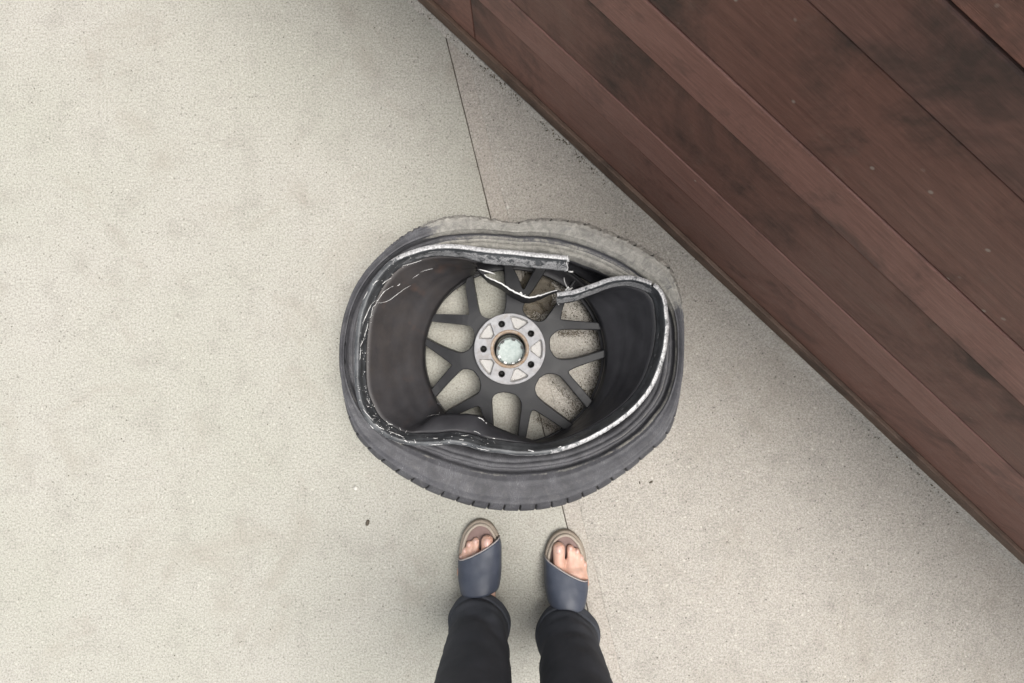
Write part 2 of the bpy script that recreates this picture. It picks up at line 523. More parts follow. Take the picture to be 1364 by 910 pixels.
# ------------------------------------------------------------------ wooden wall
WA, WB = P(745, 175, 0), P(892, 312, 0)
wd = (WB - WA).normalized()
wn = Vector((wd.y, -wd.x, 0))
if wn.x + wn.y < 0: wn = -wn            # into the wall, away from the wheel
wall_loc = WA + wd * 0.15
wall = root('board_wall', wall_loc, 'reddish brown wall of horizontal stained boards beside the wheel', 'wall')
def wbox(name, u0, u1, d0, d1, h0, h1, mat, bev=0.002, parent=wall, top_lean=0.0):
    V = []
    for u in (u0, u1):
        for d in (d0, d1):
            for h in (h0, h1):
                p = WA + wd * u + wn * (d + (top_lean if h == h1 and d == d0 else 0))
                V.append((p.x, p.y, h))
    me = fix(mesh(name, V, [(0, 1, 3, 2), (4, 6, 7, 5), (0, 4, 5, 1), (2, 3, 7, 6), (0, 2, 6, 4), (1, 5, 7, 3)]))
    # local frame along the board so that the grain follows it
    from mathutils import Matrix
    rot = Matrix(((wd.x, wn.x, 0), (wd.y, wn.y, 0), (0, 0, 1))).to_4x4()
    mid = WA + wd * ((u0 + u1) / 2)
    mid.z = (h0 + h1) / 2
    mw = Matrix.Translation(mid) @ rot
    me.transform(mw.inverted())
    o = bpy.data.objects.new(name, me); COL.objects.link(o)
    me.materials.append(mat)
    o.parent = parent
    o.matrix_parent_inverse = Matrix.Translation(-ORG[parent])
    o.matrix_world = mw
    o.matrix_basis = mw
    b_ = bevel(o, bev, 2)
    return o
U0, U1 = -2.2, 2.6
edges = [0.012, 0.054, 0.219, 0.310, 0.475, 0.566, 0.731, 0.822, 0.96]
wbox('base_trim', U0, U1, -0.006, 0.03, 0.010, 0.052, M['wood_trim'], 0.003)
k = 0
for i in range(1, len(edges) - 1):
    gap = 0.0035 if i % 2 == 0 else 0.0012
    # boards butt end to end at staggered places outside the photographed stretch
    cut = [U0, -0.95 + 0.23 * ((i * 3) % 4), 1.05 + 0.31 * ((i * 5) % 3), U1]
    for j in range(3):
        wbox('board', cut[j] + 0.0008, cut[j + 1] - 0.0008, 0.001 + (0.0015 if i % 2 else 0.0), 0.028, edges[i] + gap * 0.5, edges[i + 1] - gap * 0.5,
             M['wood'] if i % 2 else M['wood_b'], 0.0022)
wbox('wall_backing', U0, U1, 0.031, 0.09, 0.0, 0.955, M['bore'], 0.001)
wbox('cap_rail', U0, U1, -0.012, 0.10, 0.9615, 0.985, M['wood_trim'], 0.003)
# mortar fillet that creeps up the foot of the wall
V, F = [], []
NU = 220
for i in range(NU + 1):
    u = -0.9 + 2.4 * i / NU
    wv2 = 0.5 + 0.5 * noise.noise(Vector((u * 6, 0.3, 1)))
    wid = 0.006 + 0.012 * wv2 + 0.020 * sstep(0.12, 0.30, u) * (1 - sstep(0.6, 0.9, u)) + 0.004 * noise.noise(Vector((u * 60, 0, 2)))
    hi = 0.003 + 0.009 * wv2 + 0.007 * sstep(0.12, 0.3, u)
    for d, h in ((-0.0062 - wid, 0.0012), (-0.0062 - wid * 0.6, hi * 0.35), (-0.0062 - wid * 0.25, hi * 0.8), (-0.004, hi), (0.0, hi * 0.6)):
        p = WA + wd * u + wn * (d + 0.0015 * noise.noise(Vector((u * 90, h * 200, 5))))
        V.append((p.x, p.y, h))
F = grid_faces(NU + 1, 5)
fo = link('mortar_fillet', fix(mesh('fillet', V, F)), M['slab_rough'], gb)

# ------------------------------------------------------------------ the wheel
WHEEL = P(682, 478, 0.0)
wheel = root('car_wheel', WHEEL, 'crushed black alloy wheel with torn rim and flat tyre, lying on concrete', 'wheel')
H_RING, H_SP = 0.074, 0.076
RC, RR = (686.0, 473.0), 120.5

# --- barrel and lip lofted from a survey of the bent edge
LIP = [(761, 341), (721, 337), (682, 333), (650, 330.5), (620, 326.5), (590, 324.5), (561, 329), (531, 340), (511, 354.5), (492, 380),
       (478, 415), (473, 450), (471.5, 490), (473, 520), (479, 543), (492, 566), (511, 581), (531, 590), (553, 594), (580, 594), (602, 592), (622, 595),
       (642, 601), (664, 604), (690, 607), (716, 607), (742, 603), (768, 595), (794, 583), (821, 567), (848, 545), (868, 520), (880, 494), (888, 466),
       (891, 440), (890.5, 415), (886.5, 395), (878, 381), (862, 372), (844, 367), (824, 367.5), (804, 372), (785, 379), (766, 385.5), (752, 388), (741.5, 389.5)]
# per control station: lip height, seat tilt (how far the seat leans inward), dent (mid wall pushed inward, metres), wear
def stat(i):
    x, y = LIP[i]
    n = len(LIP)
    h = 0.214
    tilt = 0.002
    dent = 0.0
    wear = 0.42
    if i <= 3: tilt = 0.013; wear = 0.86; h = 0.216
    elif i <= 6: tilt = 0.011 - 0.003 * (i - 3); wear = 0.80
    elif i <= 9: tilt = 0.001; wear = 0.56
    elif i <= 13: tilt = 0.0; wear = 0.46
    elif i <= 17: tilt = 0.002; wear = 0.50
    elif i <= 24: tilt = 0.005; wear = 0.40
    elif i <= 36: tilt = 0.002; wear = 0.60
    else: tilt = 0.002; wear = 0.72
    if 37 <= i: h = 0.214 - 0.050 * sstep(37, n - 1, i); tilt = 0.003 + 0.004 * sstep(38, 44, i)
    if i in (18, 19, 20, 21): h = 0.206
    ang = math.atan2(-(y - RC[1]), x - RC[0])
    if ang < R(60) and i > 9: ang += 2 * math.pi
    elif ang < 0: ang += 2 * math.pi
    if i <= 3:
        ang = R([70, 84, 95, 104][i])
    if i == len(LIP) - 2: ang = R(51.0) + 2 * math.pi
    if i == len(LIP) - 1: ang = R(54.5) + 2 * math.pi
    return (x, y, h, tilt, dent, wear, ang)
SUB = 10
ST = spline([stat(i) for i in range(len(LIP))], SUB)
n_st = len(ST)
cl = P(682, 470, 0.2)
rows_b = 15            # barrel rows
bv, lv, bd, lw = [], [], [], []
lip_pts = []
CREST = {17: (558, 562, .3), 18: (573, 555, .9), 19: (590, 551.8, 1), 20: (608, 551, 1), 21: (624, 551.5, 1), 22: (639, 554, 1), 23: (653, 564.5, 1), 24: (676, 573.5, .9), 25: (706, 581, .5)}
CK = sorted(CREST)
CSP = spline([CREST[q] for q in CK], SUB)
for i, s_ in enumerate(ST):
    x, y, h, tilt, dent, wear, ang = s_
    PL = P(x, y, h)
    a_ = ST[max(0, i - 2)]; b_ = ST[min(n_st - 1, i + 2)]
    tg = (P(b_[0], b_[1], h) - P(a_[0], a_[1], h)).normalized()
    nrm = Vector((tg.y, -tg.x, 0))      # travelling counter-clockwise, outward is to the right
    jit = 0.0007 * noise.noise(Vector((i * 0.11, 3.0, 0.0))) + 0.0003 * noise.noise(Vector((i * 0.5, 7.0, 0.0)))
    PL = PL + nrm * jit
    rp = P(RC[0] + RR * math.cos(ang), RC[1] - RR * math.sin(ang), H_RING)
    Fp = PL - nrm * 0.0112                                   # flange root
    S0 = Fp - nrm * tilt - Vector((0, 0, 0.027))             # inner end of the bead seat
    S1 = S0 - nrm * 0.0035 - Vector((0, 0, 0.008))           # step into the drop centre
    # barrel rows from the spoke ring up to S1
    for kk in range(rows_b):
        u = kk / (rows_b - 1)
        p = rp.lerp(S1, u)
        # gently concave with two drawn ridges
        q = Vector((S1.x - rp.x, S1.y - rp.y, 0))
        L_ = q.length
        bow = 0.10 * L_ * math.sin(math.pi * u)
        p = p - Vector((0, 0, 0.55 * bow * sstep(0.05, 0.55, u))) if L_ > 0.02 else p
        p = p + nrm * (0.0022 * math.exp(-((u - 0.34) / 0.05) ** 2) - 0.0015 * math.exp(-((u - 0.72) / 0.05) ** 2))
        ic = i - CK[0] * SUB
        if 0 <= ic < len(CSP):
            cx_, cy_, cw_ = CSP[ic]
            Cp = P(cx_, cy_ + 1.2 * noise.noise(Vector((i * 0.16, 5, 5))), 0.146 + 0.006 * noise.noise(Vector((i * 0.1, 1, 5))))
            q_ = rp.lerp(Cp, u / 0.5) if u < 0.5 else Cp.lerp(S1, (u - 0.5) / 0.5)
            q_.z += 0.004 * math.sin(2 * math.pi * (u - 0.5)) if u > 0.5 else 0
            p = p.lerp(q_, max(0.0, min(1.0, cw_)))
        cr_ = 0.75 * noise.noise(Vector((i * 0.06, u * 3, 11)))
        p = p - nrm * (dent * (max(0.0, 1 - abs(u - 0.52) / 0.52) ** 1.25) * (1 + 0.18 * cr_)) + Vector((0, 0, 0.5 * dent * max(0.0, 1 - abs(u - 0.52) / 0.52) ** 1.25))
        bv.append(p)
        th = math.degrees(ang) % 360
        bd.append(sstep(95, 120, th) * (1 - sstep(170, 235, th)) * (0.55 + 0.45 * u))
    # lip rows
    ci = i / SUB
    top_ = 1 - sstep(5.5, 8.5, ci)
    rgt = sstep(24.0, 27.0, ci) * (1 - sstep(36.5, 37.5, ci))
    end_ = sstep(36.5, 37.5, ci)
    oth = max(0.0, 1 - top_ - rgt - end_)
    def wk(a1, a2, a3, a4):
        return top_ * a1 + oth * a2 + rgt * a3 + end_ * a4
    dn = Vector((0, 0, 1))
    prof = [(S1 + nrm * 0.0006, wk(.10, .05, .05, .3)), (S0 - nrm * 0.0018 - dn * 0.003, wk(.55, .22, .12, .6)), (S0 + dn * 0.001, wk(.60, .34, .42, .66)), (S0.lerp(Fp, 0.35), wk(.56, .28, .36, .60)),
            (S0.lerp(Fp, 0.7), wk(.54, .26, .18, .55)), (Fp - dn * 0.006, wk(.40, .22, .05, .30)), (Fp + nrm * 0.0008 - dn * 0.0015, wk(.0, .05, .0, .0)),
            (Fp + nrm * 0.0022 + dn * 0.0026, wk(.70, .18, .40, .50)), (Fp + nrm * 0.0030 + dn * 0.0030, wk(.74, .22, .58, .56)), (Fp + nrm * 0.0092 + dn * 0.0024, wk(.80, .25, .60, .60)),
            (Fp + nrm * 0.0106 + dn * 0.0014, wk(.70, .55, .56, .60)), (Fp + nrm * 0.0112 - dn * 0.0020, wk(.5, .45, .4, .5)), (Fp + nrm * 0.0108 - dn * 0.0070, .1)]
    for p, wk in prof:
        p = p + nrm * (0.0003 * noise.noise(Vector((i * 0.35, p.z * 160, 2))) )
        lv.append(p); lw.append(max(0.0, min(1.0, wk)))
    lip_pts.append((PL, nrm, h))
NL = 13
def face_up(me):
    if sum(p.normal.z * p.area for p in me.polygons) < 0:
        me.flip_normals()
def cutfaces(faces, test):
    return [f for f in faces if test(f)]
# the barrel is torn away under the free end of the lip (first stations); ragged torn edge
def barrel_keep(f):
    i, kk = divmod(min(f), rows_b)
    lim = 3.45 * SUB + 2.5 * noise.noise(Vector((kk * 0.9, 1.7, 0))) + (rows_b - kk) * 0.4
    if i < lim: return False
    hi = n_st - 1.0 * SUB + 4.0 * noise.noise(Vector((kk * 0.8, 4.7, 0))) - 9.0 * (1 - kk / rows_b)
    if i > hi: return False
    return True
JAG = [int(2.2 + 3.2 * noise.noise(Vector((kk * 0.85, 9.1, 2)))) for kk in range(NL + 1)]
def ragged_lip(f):
    i, kk = divmod(min(f), NL)
    if i < max(0, JAG[kk]): return False
    if kk == 0 and i < 4.2 * SUB + 3 * noise.noise(Vector((i * 0.7, 0.2, 3))): return False
    if kk <= 1 and i > n_st - 6 and noise.noise(Vector((i * 0.9, 2.2, 3))) > 0: return False
    # crack through the flange at the sharp right-hand corner
    if 37.35 * SUB < i < 37.35 * SUB + 2 and kk >= 6: return False
    return True
bf = cutfaces(grid_faces(n_st, rows_b), barrel_keep)
me = mesh('barrel', bv, bf); attr(me, 'dust', bd)
bm = bmesh.new(); bm.from_mesh(me)
bmesh.ops.delete(bm, geom=[v for v in bm.verts if not v.link_faces], context='VERTS')
bm.to_mesh(me); bm.free()
BARREL_BVH = BVHTree.FromPolygons([tuple(v) for v in bv], bf)
face_up(me)
barrel = link('barrel', me, M['paint'], wheel)
barrel['label'] = 'black inner barrel wall, dusty and dented inward'
sm = barrel.modifiers.new('thickness', 'SOLIDIFY'); sm.thickness = 0.0045; sm.offset = -1.0; sm.use_even_offset = False
lf = cutfaces(grid_faces(n_st, NL), ragged_lip)
me = mesh('rim_lip', lv, lf); attr(me, 'wear', lw)
bm = bmesh.new(); bm.from_mesh(me)
bmesh.ops.delete(bm, geom=[v for v in bm.verts if not v.link_faces], context='VERTS')
bm.to_mesh(me); bm.free()
LIP_BVH = BVHTree.FromPolygons([tuple(v) for v in lv], lf)
face_up(me)
lip = link('rim_lip', me, M['lip'], barrel)
lip['label'] = 'bent rim lip with paint scraped to bare metal'
sm = lip.modifiers.new('thickness', 'SOLIDIFY'); sm.thickness = 0.0035; sm.offset = -1.0

# --- ring where the spokes meet the barrel
V, F = [], []
NR = 180
ringp = [(0.0035, 0.0, 0.0), (0.0045, 0.0, -0.006), (0.006, 0.0, -0.030), (0.012, 0.0, -0.045), (0.022, 0.0, -0.062)]
ang0, ang1 = R(112), R(360 + 47)
for i in range(NR + 1):
    a_ = lerp(ang0, ang1, i / NR)
    c_ = P(RC[0], RC[1], H_RING)
    rr = RR * (CAM_H - H_RING) / FPX
    for dr, _, dz in ringp:
        V.append((c_.x + (rr + dr) * math.cos(a_), c_.y + (rr + dr) * math.sin(a_), max(0.006, H_RING + dz)))
me = fix(mesh('outer_rim', V, grid_faces(NR + 1, len(ringp))))
attr(me, 'dust', [0.15] * len(V))
orim = link('outer_rim', me, M['paint'], wheel)
sm = orim.modifiers.new('thickness', 'SOLIDIFY'); sm.thickness = 0.004; sm.offset = -1.0
# the outer flange of the rim, resting near the ground
V = []
for i in range(NR):
    a_ = 2 * math.pi * i / NR
    for r_, h in ((0.198, 0.030), (0.214, 0.020), (0.228, 0.010), (0.236, 0.012), (0.238, 0.020)):
        V.append((WHEEL.x + r_ * math.cos(a_), WHEEL.y + 0.006 + r_ * 0.97 * math.sin(a_), h))
me = fix(mesh('outer_flange', V, grid_faces(NR, 5, True)))
attr(me, 'dust', [0.1] * len(V))
of = link('outer_flange', me, M['paint'], wheel)
sm = of.modifiers.new('thickness', 'SOLIDIFY'); sm.thickness = 0.004; sm.offset = -1.0

# --- spokes: seven forks, outlines run hole side > ring > fork notch > ring > hole side > hub
HUBC = (679.0, 465.0)
ROUND = [
 [(627.5, 356), (630, 372), (633.7, 393), (637.7, 412.7), (642.3, 420.6), (651.5, 424.3), (662, 421.8), (669.5, 417.5), (672.8, 410), (673.6, 398), (672.5, 380), (671, 353)],
 [(571, 427.2), (575, 427.9), (600, 430.8), (621.2, 433.2), (627.8, 436.5), (631.7, 443), (631.7, 451), (627.8, 461.5), (621.2, 467.4), (612, 469.7), (602.7, 466.8), (585.6, 460.2), (563, 448.5)],
 [(573.5, 536), (592.9, 514.3), (611.4, 495.7), (620, 492.1), (630, 494.3), (637.1, 502.9), (640, 512.9), (637.1, 522.9), (628.6, 529.3), (607.1, 541.4), (584, 555)],
 [(657.5, 592), (656.4, 562.9), (655, 541.4), (655.9, 531.4), (661.4, 525), (671.4, 522.8), (682.9, 525), (688.8, 528.2), (693.6, 535.7), (694.3, 544.3), (692.1, 561.4), (688.5, 593)],
 [(768, 569.5), (751.4, 557.1), (734.3, 544.3), (718.6, 531.4), (713.6, 521.4), (713.6, 514.3), (718.6, 504.3), (728.6, 498.6), (740, 499.3), (748.6, 504.3), (765.7, 524.3), (786, 548.5)],
 [(809, 465), (772.3, 476.0), (749.9, 478.6), (739.3, 474.7), (733.4, 465.5), (732.7, 453.6), (736.7, 445.7), (748.5, 439.4), (774.9, 438.8), (804, 439.4)],
 [(764, 374), (748.5, 394), (738, 408.8), (731.4, 418), (724.8, 425.9), (716.9, 427.9), (706.4, 424.6), (698.5, 416.7), (697.0, 408.8), (703.7, 395.5), (714.3, 379.8), (727.5, 359)],
]
# fork notches between consecutive round holes (0>1, 1>2, ...), from first ring corner over the tip to the second
NOTCH = [
 [(622, 371.5), (619.8, 377.1), (622.4, 400), (624.6, 416.5), (622.5, 419.2), (600, 418.5), (577, 418)],
 [(564.5, 459.5), (569, 463), (585, 474), (599.5, 485), (600.0, 488), (588, 502), (572.0, 520.5)],
 [(596, 560), (616.4, 550), (632.9, 542.9), (638.6, 543.2), (641.4, 551.4), (646, 566), (650.5, 590)],
 [(699.0, 593.5), (703.5, 571), (707.6, 551), (712.0, 547.6), (720.7, 552.9), (738, 564), (754, 575)],
 [(793.5, 538.5), (772.9, 514.3), (760.4, 500), (759.8, 493.8), (780, 485.7), (808, 476.2)],
 [(800.5, 429.6), (775, 427.6), (750.5, 425.7), (747.9, 421.5), (753.8, 400.9), (765, 380)],
 [(716.0, 352.5), (707, 367), (699.5, 382.5), (695.8, 383.5), (690, 368), (682, 353)],
]
def xy(p, h=H_SP):
    q = P(p[0], p[1], h); return (q.x, q.y)
def apex(lst):
    return min(range(len(lst)), key=lambda i: math.hypot(lst[i][0] - HUBC[0], lst[i][1] - HUBC[1]))
for k in range(7):
    a_, b_ = ROUND[k], ROUND[(k + 1) % 7]
    ia, ib = apex(a_), apex(b_)
    # which end of hole a faces this fork?  the end nearer the notch
    nx, ny = NOTCH[k][len(NOTCH[k]) // 2]
    def side(lst, i0):
        e0, e1 = lst[0], lst[-1]
        d0 = math.hypot(e0[0] - nx, e0[1] - ny); d1 = math.hypot(e1[0] - nx, e1[1] - ny)
        return lst[i0::-1] if d0 < d1 else lst[i0:]
    sa, sb = list(side(a_, ia)), list(side(b_, ib))
    n0, n1 = NOTCH[k][0], NOTCH[k][-1]
    nt_ = NOTCH[k] if math.hypot(n0[0] - sa[-1][0], n0[1] - sa[-1][1]) < math.hypot(n1[0] - sa[-1][0], n1[1] - sa[-1][1]) else NOTCH[k][::-1]
    def push(p, q):      # run the outline straight on from q through p until it enters the ring wall
        dx, dy = p[0] - q[0], p[1] - q[1]; d = math.hypot(dx, dy); dx, dy = dx / d, dy / d
        ox, oy = q[0] - RC[0], q[1] - RC[1]
        bq = ox * dx + oy * dy; cq = ox * ox + oy * oy - (RR + 9.0) ** 2
        t_ = -bq + math.sqrt(max(0, bq * bq - cq))
        return (q[0] + dx * t_, q[1] + dy * t_)
    sa[-1] = push(sa[-1], sa[-2]); sb[-1] = push(sb[-1], sb[-2])
    nt_ = list(nt_); nt_[0] = push(nt_[0], nt_[1]); nt_[-1] = push(nt_[-1], nt_[-2])
    sa = [tuple(q) for q in spline(sa, 3)]; sb = [tuple(q) for q in spline(sb, 3)]
    nt2 = [tuple(q) for q in spline(nt_, 3)]
    loop = sa + nt2 + sb[::-1]
    # close round the hub, well inside the hub pad
    aa = math.atan2(sb[0][1] - HUBC[1], sb[0][0] - HUBC[0]); ab = math.atan2(sa[0][1] - HUBC[1], sa[0][0] - HUBC[0])
    while ab - aa > math.pi: ab -= 2 * math.pi
    while ab - aa < -math.pi: ab += 2 * math.pi
    for j in range(0, 7):
        a2 = lerp(aa, ab, j / 6)
        loop.append((HUBC[0] + 40 * math.cos(a2), HUBC[1] + 40 * math.sin(a2)))
    me = plate([xy(p) for p in loop], [], H_SP, 0.040)
    n_loop, n_out = len(loop), len(sa) + len(nt2) + len(sb)
    # spokes dish down a little from hub to ring on their back
    for v in me.vertices:
        hc = P(HUBC[0], HUBC[1], H_SP)
        d = math.hypot(v.co.x - hc.x, v.co.y - hc.y)
        v.co.z -= 0.010 * sstep(0.10, 0.19, d)
        if v.co.z < 0.05:
            v.co.z -= 0.010
    o = link('spoke', me, M['spoke'], wheel, False)
    bw = me.attributes.new('bevel_weight_edge', 'FLOAT', 'EDGE')
    for e_ in me.edges:
        i0, i1 = sorted(e_.vertices)
        if i1 == i0 + 1 and i1 < n_out: bw.data[e_.index].value = 1.0
    b_ = bevel(o, 0.0022, 3, 35); b_.limit_method = 'WEIGHT'

# --- hub pad
H_HUB = 0.090
hc = P(HUBC[0] + 0.0, HUBC[1], H_HUB)
SCL = (CAM_H - H_HUB) / FPX
def circ(cx, cy, r_, n, ph=0.0):
    return [(cx + r_ * math.cos(2 * math.pi * i / n + ph), cy + r_ * math.sin(2 * math.pi * i / n + ph)) for i in range(n)]
bolts, pockets = [], []
for kk in range(5):
    a_ = R(36 + 72 * kk)
    bolts.append(circ(hc.x + 35.0 * SCL * math.cos(a_), hc.y + 35.0 * SCL * math.sin(a_), 4.3 * SCL, 20))
def pocket(a_, r0, r1, w0, w1, n=6):
    pts = []
    corners = [(r0, -w0), (r1 - 2, -w1), (r1, -w1 * 0.80), (r1 + 0.8, 0), (r1, w1 * 0.80), (r1 - 2, w1), (r0, w0)]
    for (r_, w_) in corners:
        x, y = r_, w_
        pts.append((hc.x + SCL * (x * math.cos(a_) - y * math.sin(a_)), hc.y + SCL * (x * math.sin(a_) + y * math.cos(a_))))
    return pts
for kk in range(5):
    pockets.append(pocket(R(72 * kk), 27.5, 43.0, 3.0, 12.6))
bore = circ(hc.x, hc.y, 25.6 * SCL, 64)
me = plate(circ(hc.x, hc.y, 47.6 * SCL, 96), bolts + pockets + [bore], H_HUB, 0.045)
hub = link('hub', me, M['hub'], wheel, False)
hub['label'] = 'machined bare metal hub pad with five bolt holes'
bevel(hub, 0.0012, 2, 40)
for kk in range(5):
    a_ = R(36 + 72 * kk)
    cx, cy = hc.x + 35.0 * SCL * math.cos(a_), hc.y + 35.0 * SCL * math.sin(a_)
    V = []
    for z, r_ in ((H_HUB - 0.002, 4.25), (H_HUB - 0.022, 4.25), (H_HUB - 0.036, 3.4)):
        V += [(x, y, z) for x, y in circ(cx, cy, r_ * SCL, 20)]
    F = [(i + r0 * 20, (i + 1) % 20 + r0 * 20, (i + 1) % 20 + (r0 + 1) * 20, i + (r0 + 1) * 20) for r0 in range(2) for i in range(20)] + [tuple(40 + i for i in range(20))]
    link('bolt_hole', mesh('bolt_hole', V, F), M['bore'], hub)
for kk in range(5):
    # sloping cast floor of the relief pocket
    a_ = R(72 * kk)
    pts = pocket(a_, 27.0, 43.4, 3.3, 13.0)
    fl = pocket(a_, 29.5, 41.2, 2.4, 10.6)
    V = [(x, y, H_HUB - 0.0025) for x, y in pts] + [(x, y, H_HUB - 0.0105) for x, y in fl]
    n = len(pts)
    F = [(i, (i + 1) % n, n + (i + 1) % n, n + i) for i in range(n)] + [tuple(n + i for i in range(n))]
    o = link('relief_pocket', fix(mesh('pocket', V, F)), M['pocket'], hub, False)
# rusty centring ring, bore wall, cap seen from behind
def lathe(name, prof, mat, parent, n=72, cx=hc.x, cy=hc.y, jitter=0.0):
    V = []
    for i in range(n):
        a_ = 2 * math.pi * i / n
        for r_, z in prof:
            rr = r_ * (1 + jitter * noise.noise(Vector((math.cos(a_) * 3, math.sin(a_) * 3, z * 50))))
            V.append((cx + rr * math.cos(a_), cy + rr * math.sin(a_), z))
    me = fix(mesh(name, V, grid_faces(n, len(prof), True)))
    o = link(name, me, mat, parent)
    autosmooth(o, 35)
    return o
s_ = SCL
lathe('rust_ring', [(25.7 * s_, H_HUB - 0.010), (25.7 * s_, H_HUB - 0.0006), (24.9 * s_, H_HUB + 0.0005), (22.6 * s_, H_HUB - 0.0005), (21.2 * s_, H_HUB - 0.004)], M['rust'], hub)
lathe('bore_wall', [(21.3 * s_, H_HUB - 0.0038), (20.9 * s_, H_HUB - 0.012), (20.6 * s_, 0.030), (19.6 * s_, 0.028), (19.6 * s_, 0.020)], M['bore'], hub)
cap_c = P(HUBC[0] + 1.0, HUBC[1] + 3.5, 0.062)
lathe('cap_rim', [(19.8 * s_, 0.058), (18.9 * s_, 0.064), (18.2 * s_, 0.063), (18.0 * s_, 0.054)], M['clip'], hub, 72, cap_c.x, cap_c.y)
cp = lathe('centre_cap', [(0.0005, 0.0585), (10 * s_, 0.059), (16.4 * s_, 0.060), (18.1 * s_, 0.056)], M['cap'], hub, 72, cap_c.x, cap_c.y, 0.05)
cp['label'] = 'pale green grey back of the centre cap'
for j, a_ in enumerate((205, 245, 283, 318, 20, 75, 130, 165)):
    a_ = R(a_)
    cx, cy = cap_c.x + 16.6 * s_ * math.cos(a_), cap_c.y + 16.6 * s_ * math.sin(a_)
    me = boxmesh(-0.0022, 0.0022, -0.0036, 0.0036, 0, 0.008)
    from mathutils import Matrix
    me.transform(Matrix.Translation((cx, cy, 0.0565)) @ Matrix.Rotation(a_, 4, 'Z'))
    o = link('cap_clip', me, M['clip'] if j < 4 else M['bore'], hub, False)
    bevel(o, 0.0008, 2)

# --- torn remnant of the barrel, folded in over the spokes, its edge bright raw metal
TORN = [(636, 357.5, 0.150), (649, 369, 0.150), (667, 377.5, 0.148), (680, 386, 0.146), (692, 392, 0.144), (703.5, 396.3, 0.142), (717, 394.2, 0.144), (730, 390.2, 0.150), (741, 387.2, 0.158), (748, 389, 0.160)]
TS = spline(TORN, 8)
V, EV = [], []
for i, (x, y, h) in enumerate(TS):
    f = i / (len(TS) - 1)
    top = P(x, y + 1.1 * noise.noise(Vector((i * 0.45, 1, 1))), h)
    dep = 0.058 - 0.030 * sstep(0.55, 0.95, f)
    lean = 0.010 * math.sin(math.pi * min(1, f * 1.25)) - 0.004
    for q in range(6):
        u = q / 5
        V.append(top + Vector((0, -0.004 * u - lean * u * u * 0.6, -dep * u)))
    EV.append(top)
me = mesh('torn_wall', V, grid_faces(len(TS), 6)); attr(me, 'dust', [0.1] * len(V))
tw = link('torn_wall', me, M['paint'], wheel)
tw['label'] = 'torn wall remnant folded over the spokes'
sm = tw.modifiers.new('thickness', 'SOLIDIFY'); sm.thickness = 0.003; sm.offset = 0.0
def ribbon(name, pts, rad, mat, parent, flat=0.6, sides=6):
    V, F = [], []
    n = len(pts)
    for i, p in enumerate(pts):
        a_ = pts[max(0, i - 1)]; b_ = pts[min(n - 1, i + 1)]
        tg = (b_ - a_).normalized()
        s1_ = tg.cross(Vector((0, 0, 1)))
        s1_ = s1_.normalized() if s1_.length > 1e-6 else Vector((1, 0, 0))
        s2_ = s1_.cross(tg)
        r_ = rad(i / max(1, n - 1)) if callable(rad) else rad
        for k_ in range(sides):
            a2 = 2 * math.pi * k_ / sides
            V.append(p + s1_ * r_ * math.cos(a2) + s2_ * r_ * flat * math.sin(a2))
    for i in range(n - 1):
        for k_ in range(sides):
            k2 = (k_ + 1) % sides
            F.append((i * sides + k_, i * sides + k2, (i + 1) * sides + k2, (i + 1) * sides + k_))
    F.append(tuple(range(sides))); F.append(tuple((n - 1) * sides + k_ for k_ in range(sides)))
    return link(name, fix(mesh(name, V, F)), mat, parent)
ribbon('torn_edge', [p + Vector((0, 0, 0.0012)) for p in EV[6:66]], lambda f: 0.0004 + 0.0019 * (math.sin(math.pi * min(0.97, f + 0.06)) ** 0.5) * (0.85 + 0.3 * noise.noise(Vector((f * 30, 0, 0)))), M['raw'], tw)
ribbon('torn_edge', [P(x, y, h) for x, y, h in spline([(638, 358.8, 0.170), (648, 361.5, 0.168), (660, 365.2, 0.164)], 6)], lambda f: 0.0002 + 0.0013 * math.sin(math.pi * f), M['raw'], tw)
ribbon('torn_edge', [P(x, y, h) for x, y, h in spline([(751.3, 370, 0.12), (752, 375, 0.13), (754.5, 381, 0.145), (758, 385.5, 0.158)], 6)], lambda f: 0.0010 + 0.0006 * f, M['raw'], tw)
def shard(pts, th, mat, parent, name='torn_shard'):
    n = len(pts)
    V = [P(x, y, h) for x, y, h in pts] + [P(x, y, h) - Vector((0, 0, th)) for x, y, h in pts]
    F = [tuple(range(n)), tuple(range(2 * n - 1, n - 1, -1))] + [(i, (i + 1) % n, n + (i + 1) % n, n + i) for i in range(n)]
    me_ = fix(mesh(name, V, F)); attr(me_, 'dust', [0.1] * len(V))
    return link(name, me_, mat, parent, False)
shard([(574, 534, .080), (579.5, 537.0, .078), (584.5, 536.6, .076), (588.0, 539.2, .075), (583.5, 542.2, .074), (585.5, 545.0, .074), (581, 545.5, .076), (574, 541, .08)], 0.004, M['paint'], barrel)
shard([(741, 396, .15), (748, 399, .145), (752, 403.5, .13), (746, 401.8, .135), (744.5, 407, .12), (741.5, 402, .14)], 0.003, M['raw'], tw)
shard([(752, 387, .150), (757, 381.5, .155), (759, 384, .155), (763, 383, .155), (760, 387.5, .15)], 0.003, M['raw'], tw)
shard([(690, 392, .141), (694, 388.5, .143), (697, 393.5, .142), (700, 392.5, .142), (699, 396, .14)], 0.002, M['raw'], tw)
# nib of raw metal on the free end of the lip, and its sheared end face
e = [Vector(lv[max(0, JAG[q], JAG[q - 1]) * NL + q]) for q in range(1, NL)]
ribbon('sheared_end', [p + Vector((0.0006, 0, 0.0006)) for p in e], lambda f: 0.0012 + 0.0009 * noise.noise(Vector((f * 14, 3, 3))), M['raw'], lip)
ribbon('sheared_end', [P(757, 361.5, 0.172), P(760.5, 362.2, 0.173), P(763.5, 361.8, 0.174)], 0.0016, M['raw'], lip, 1.0)

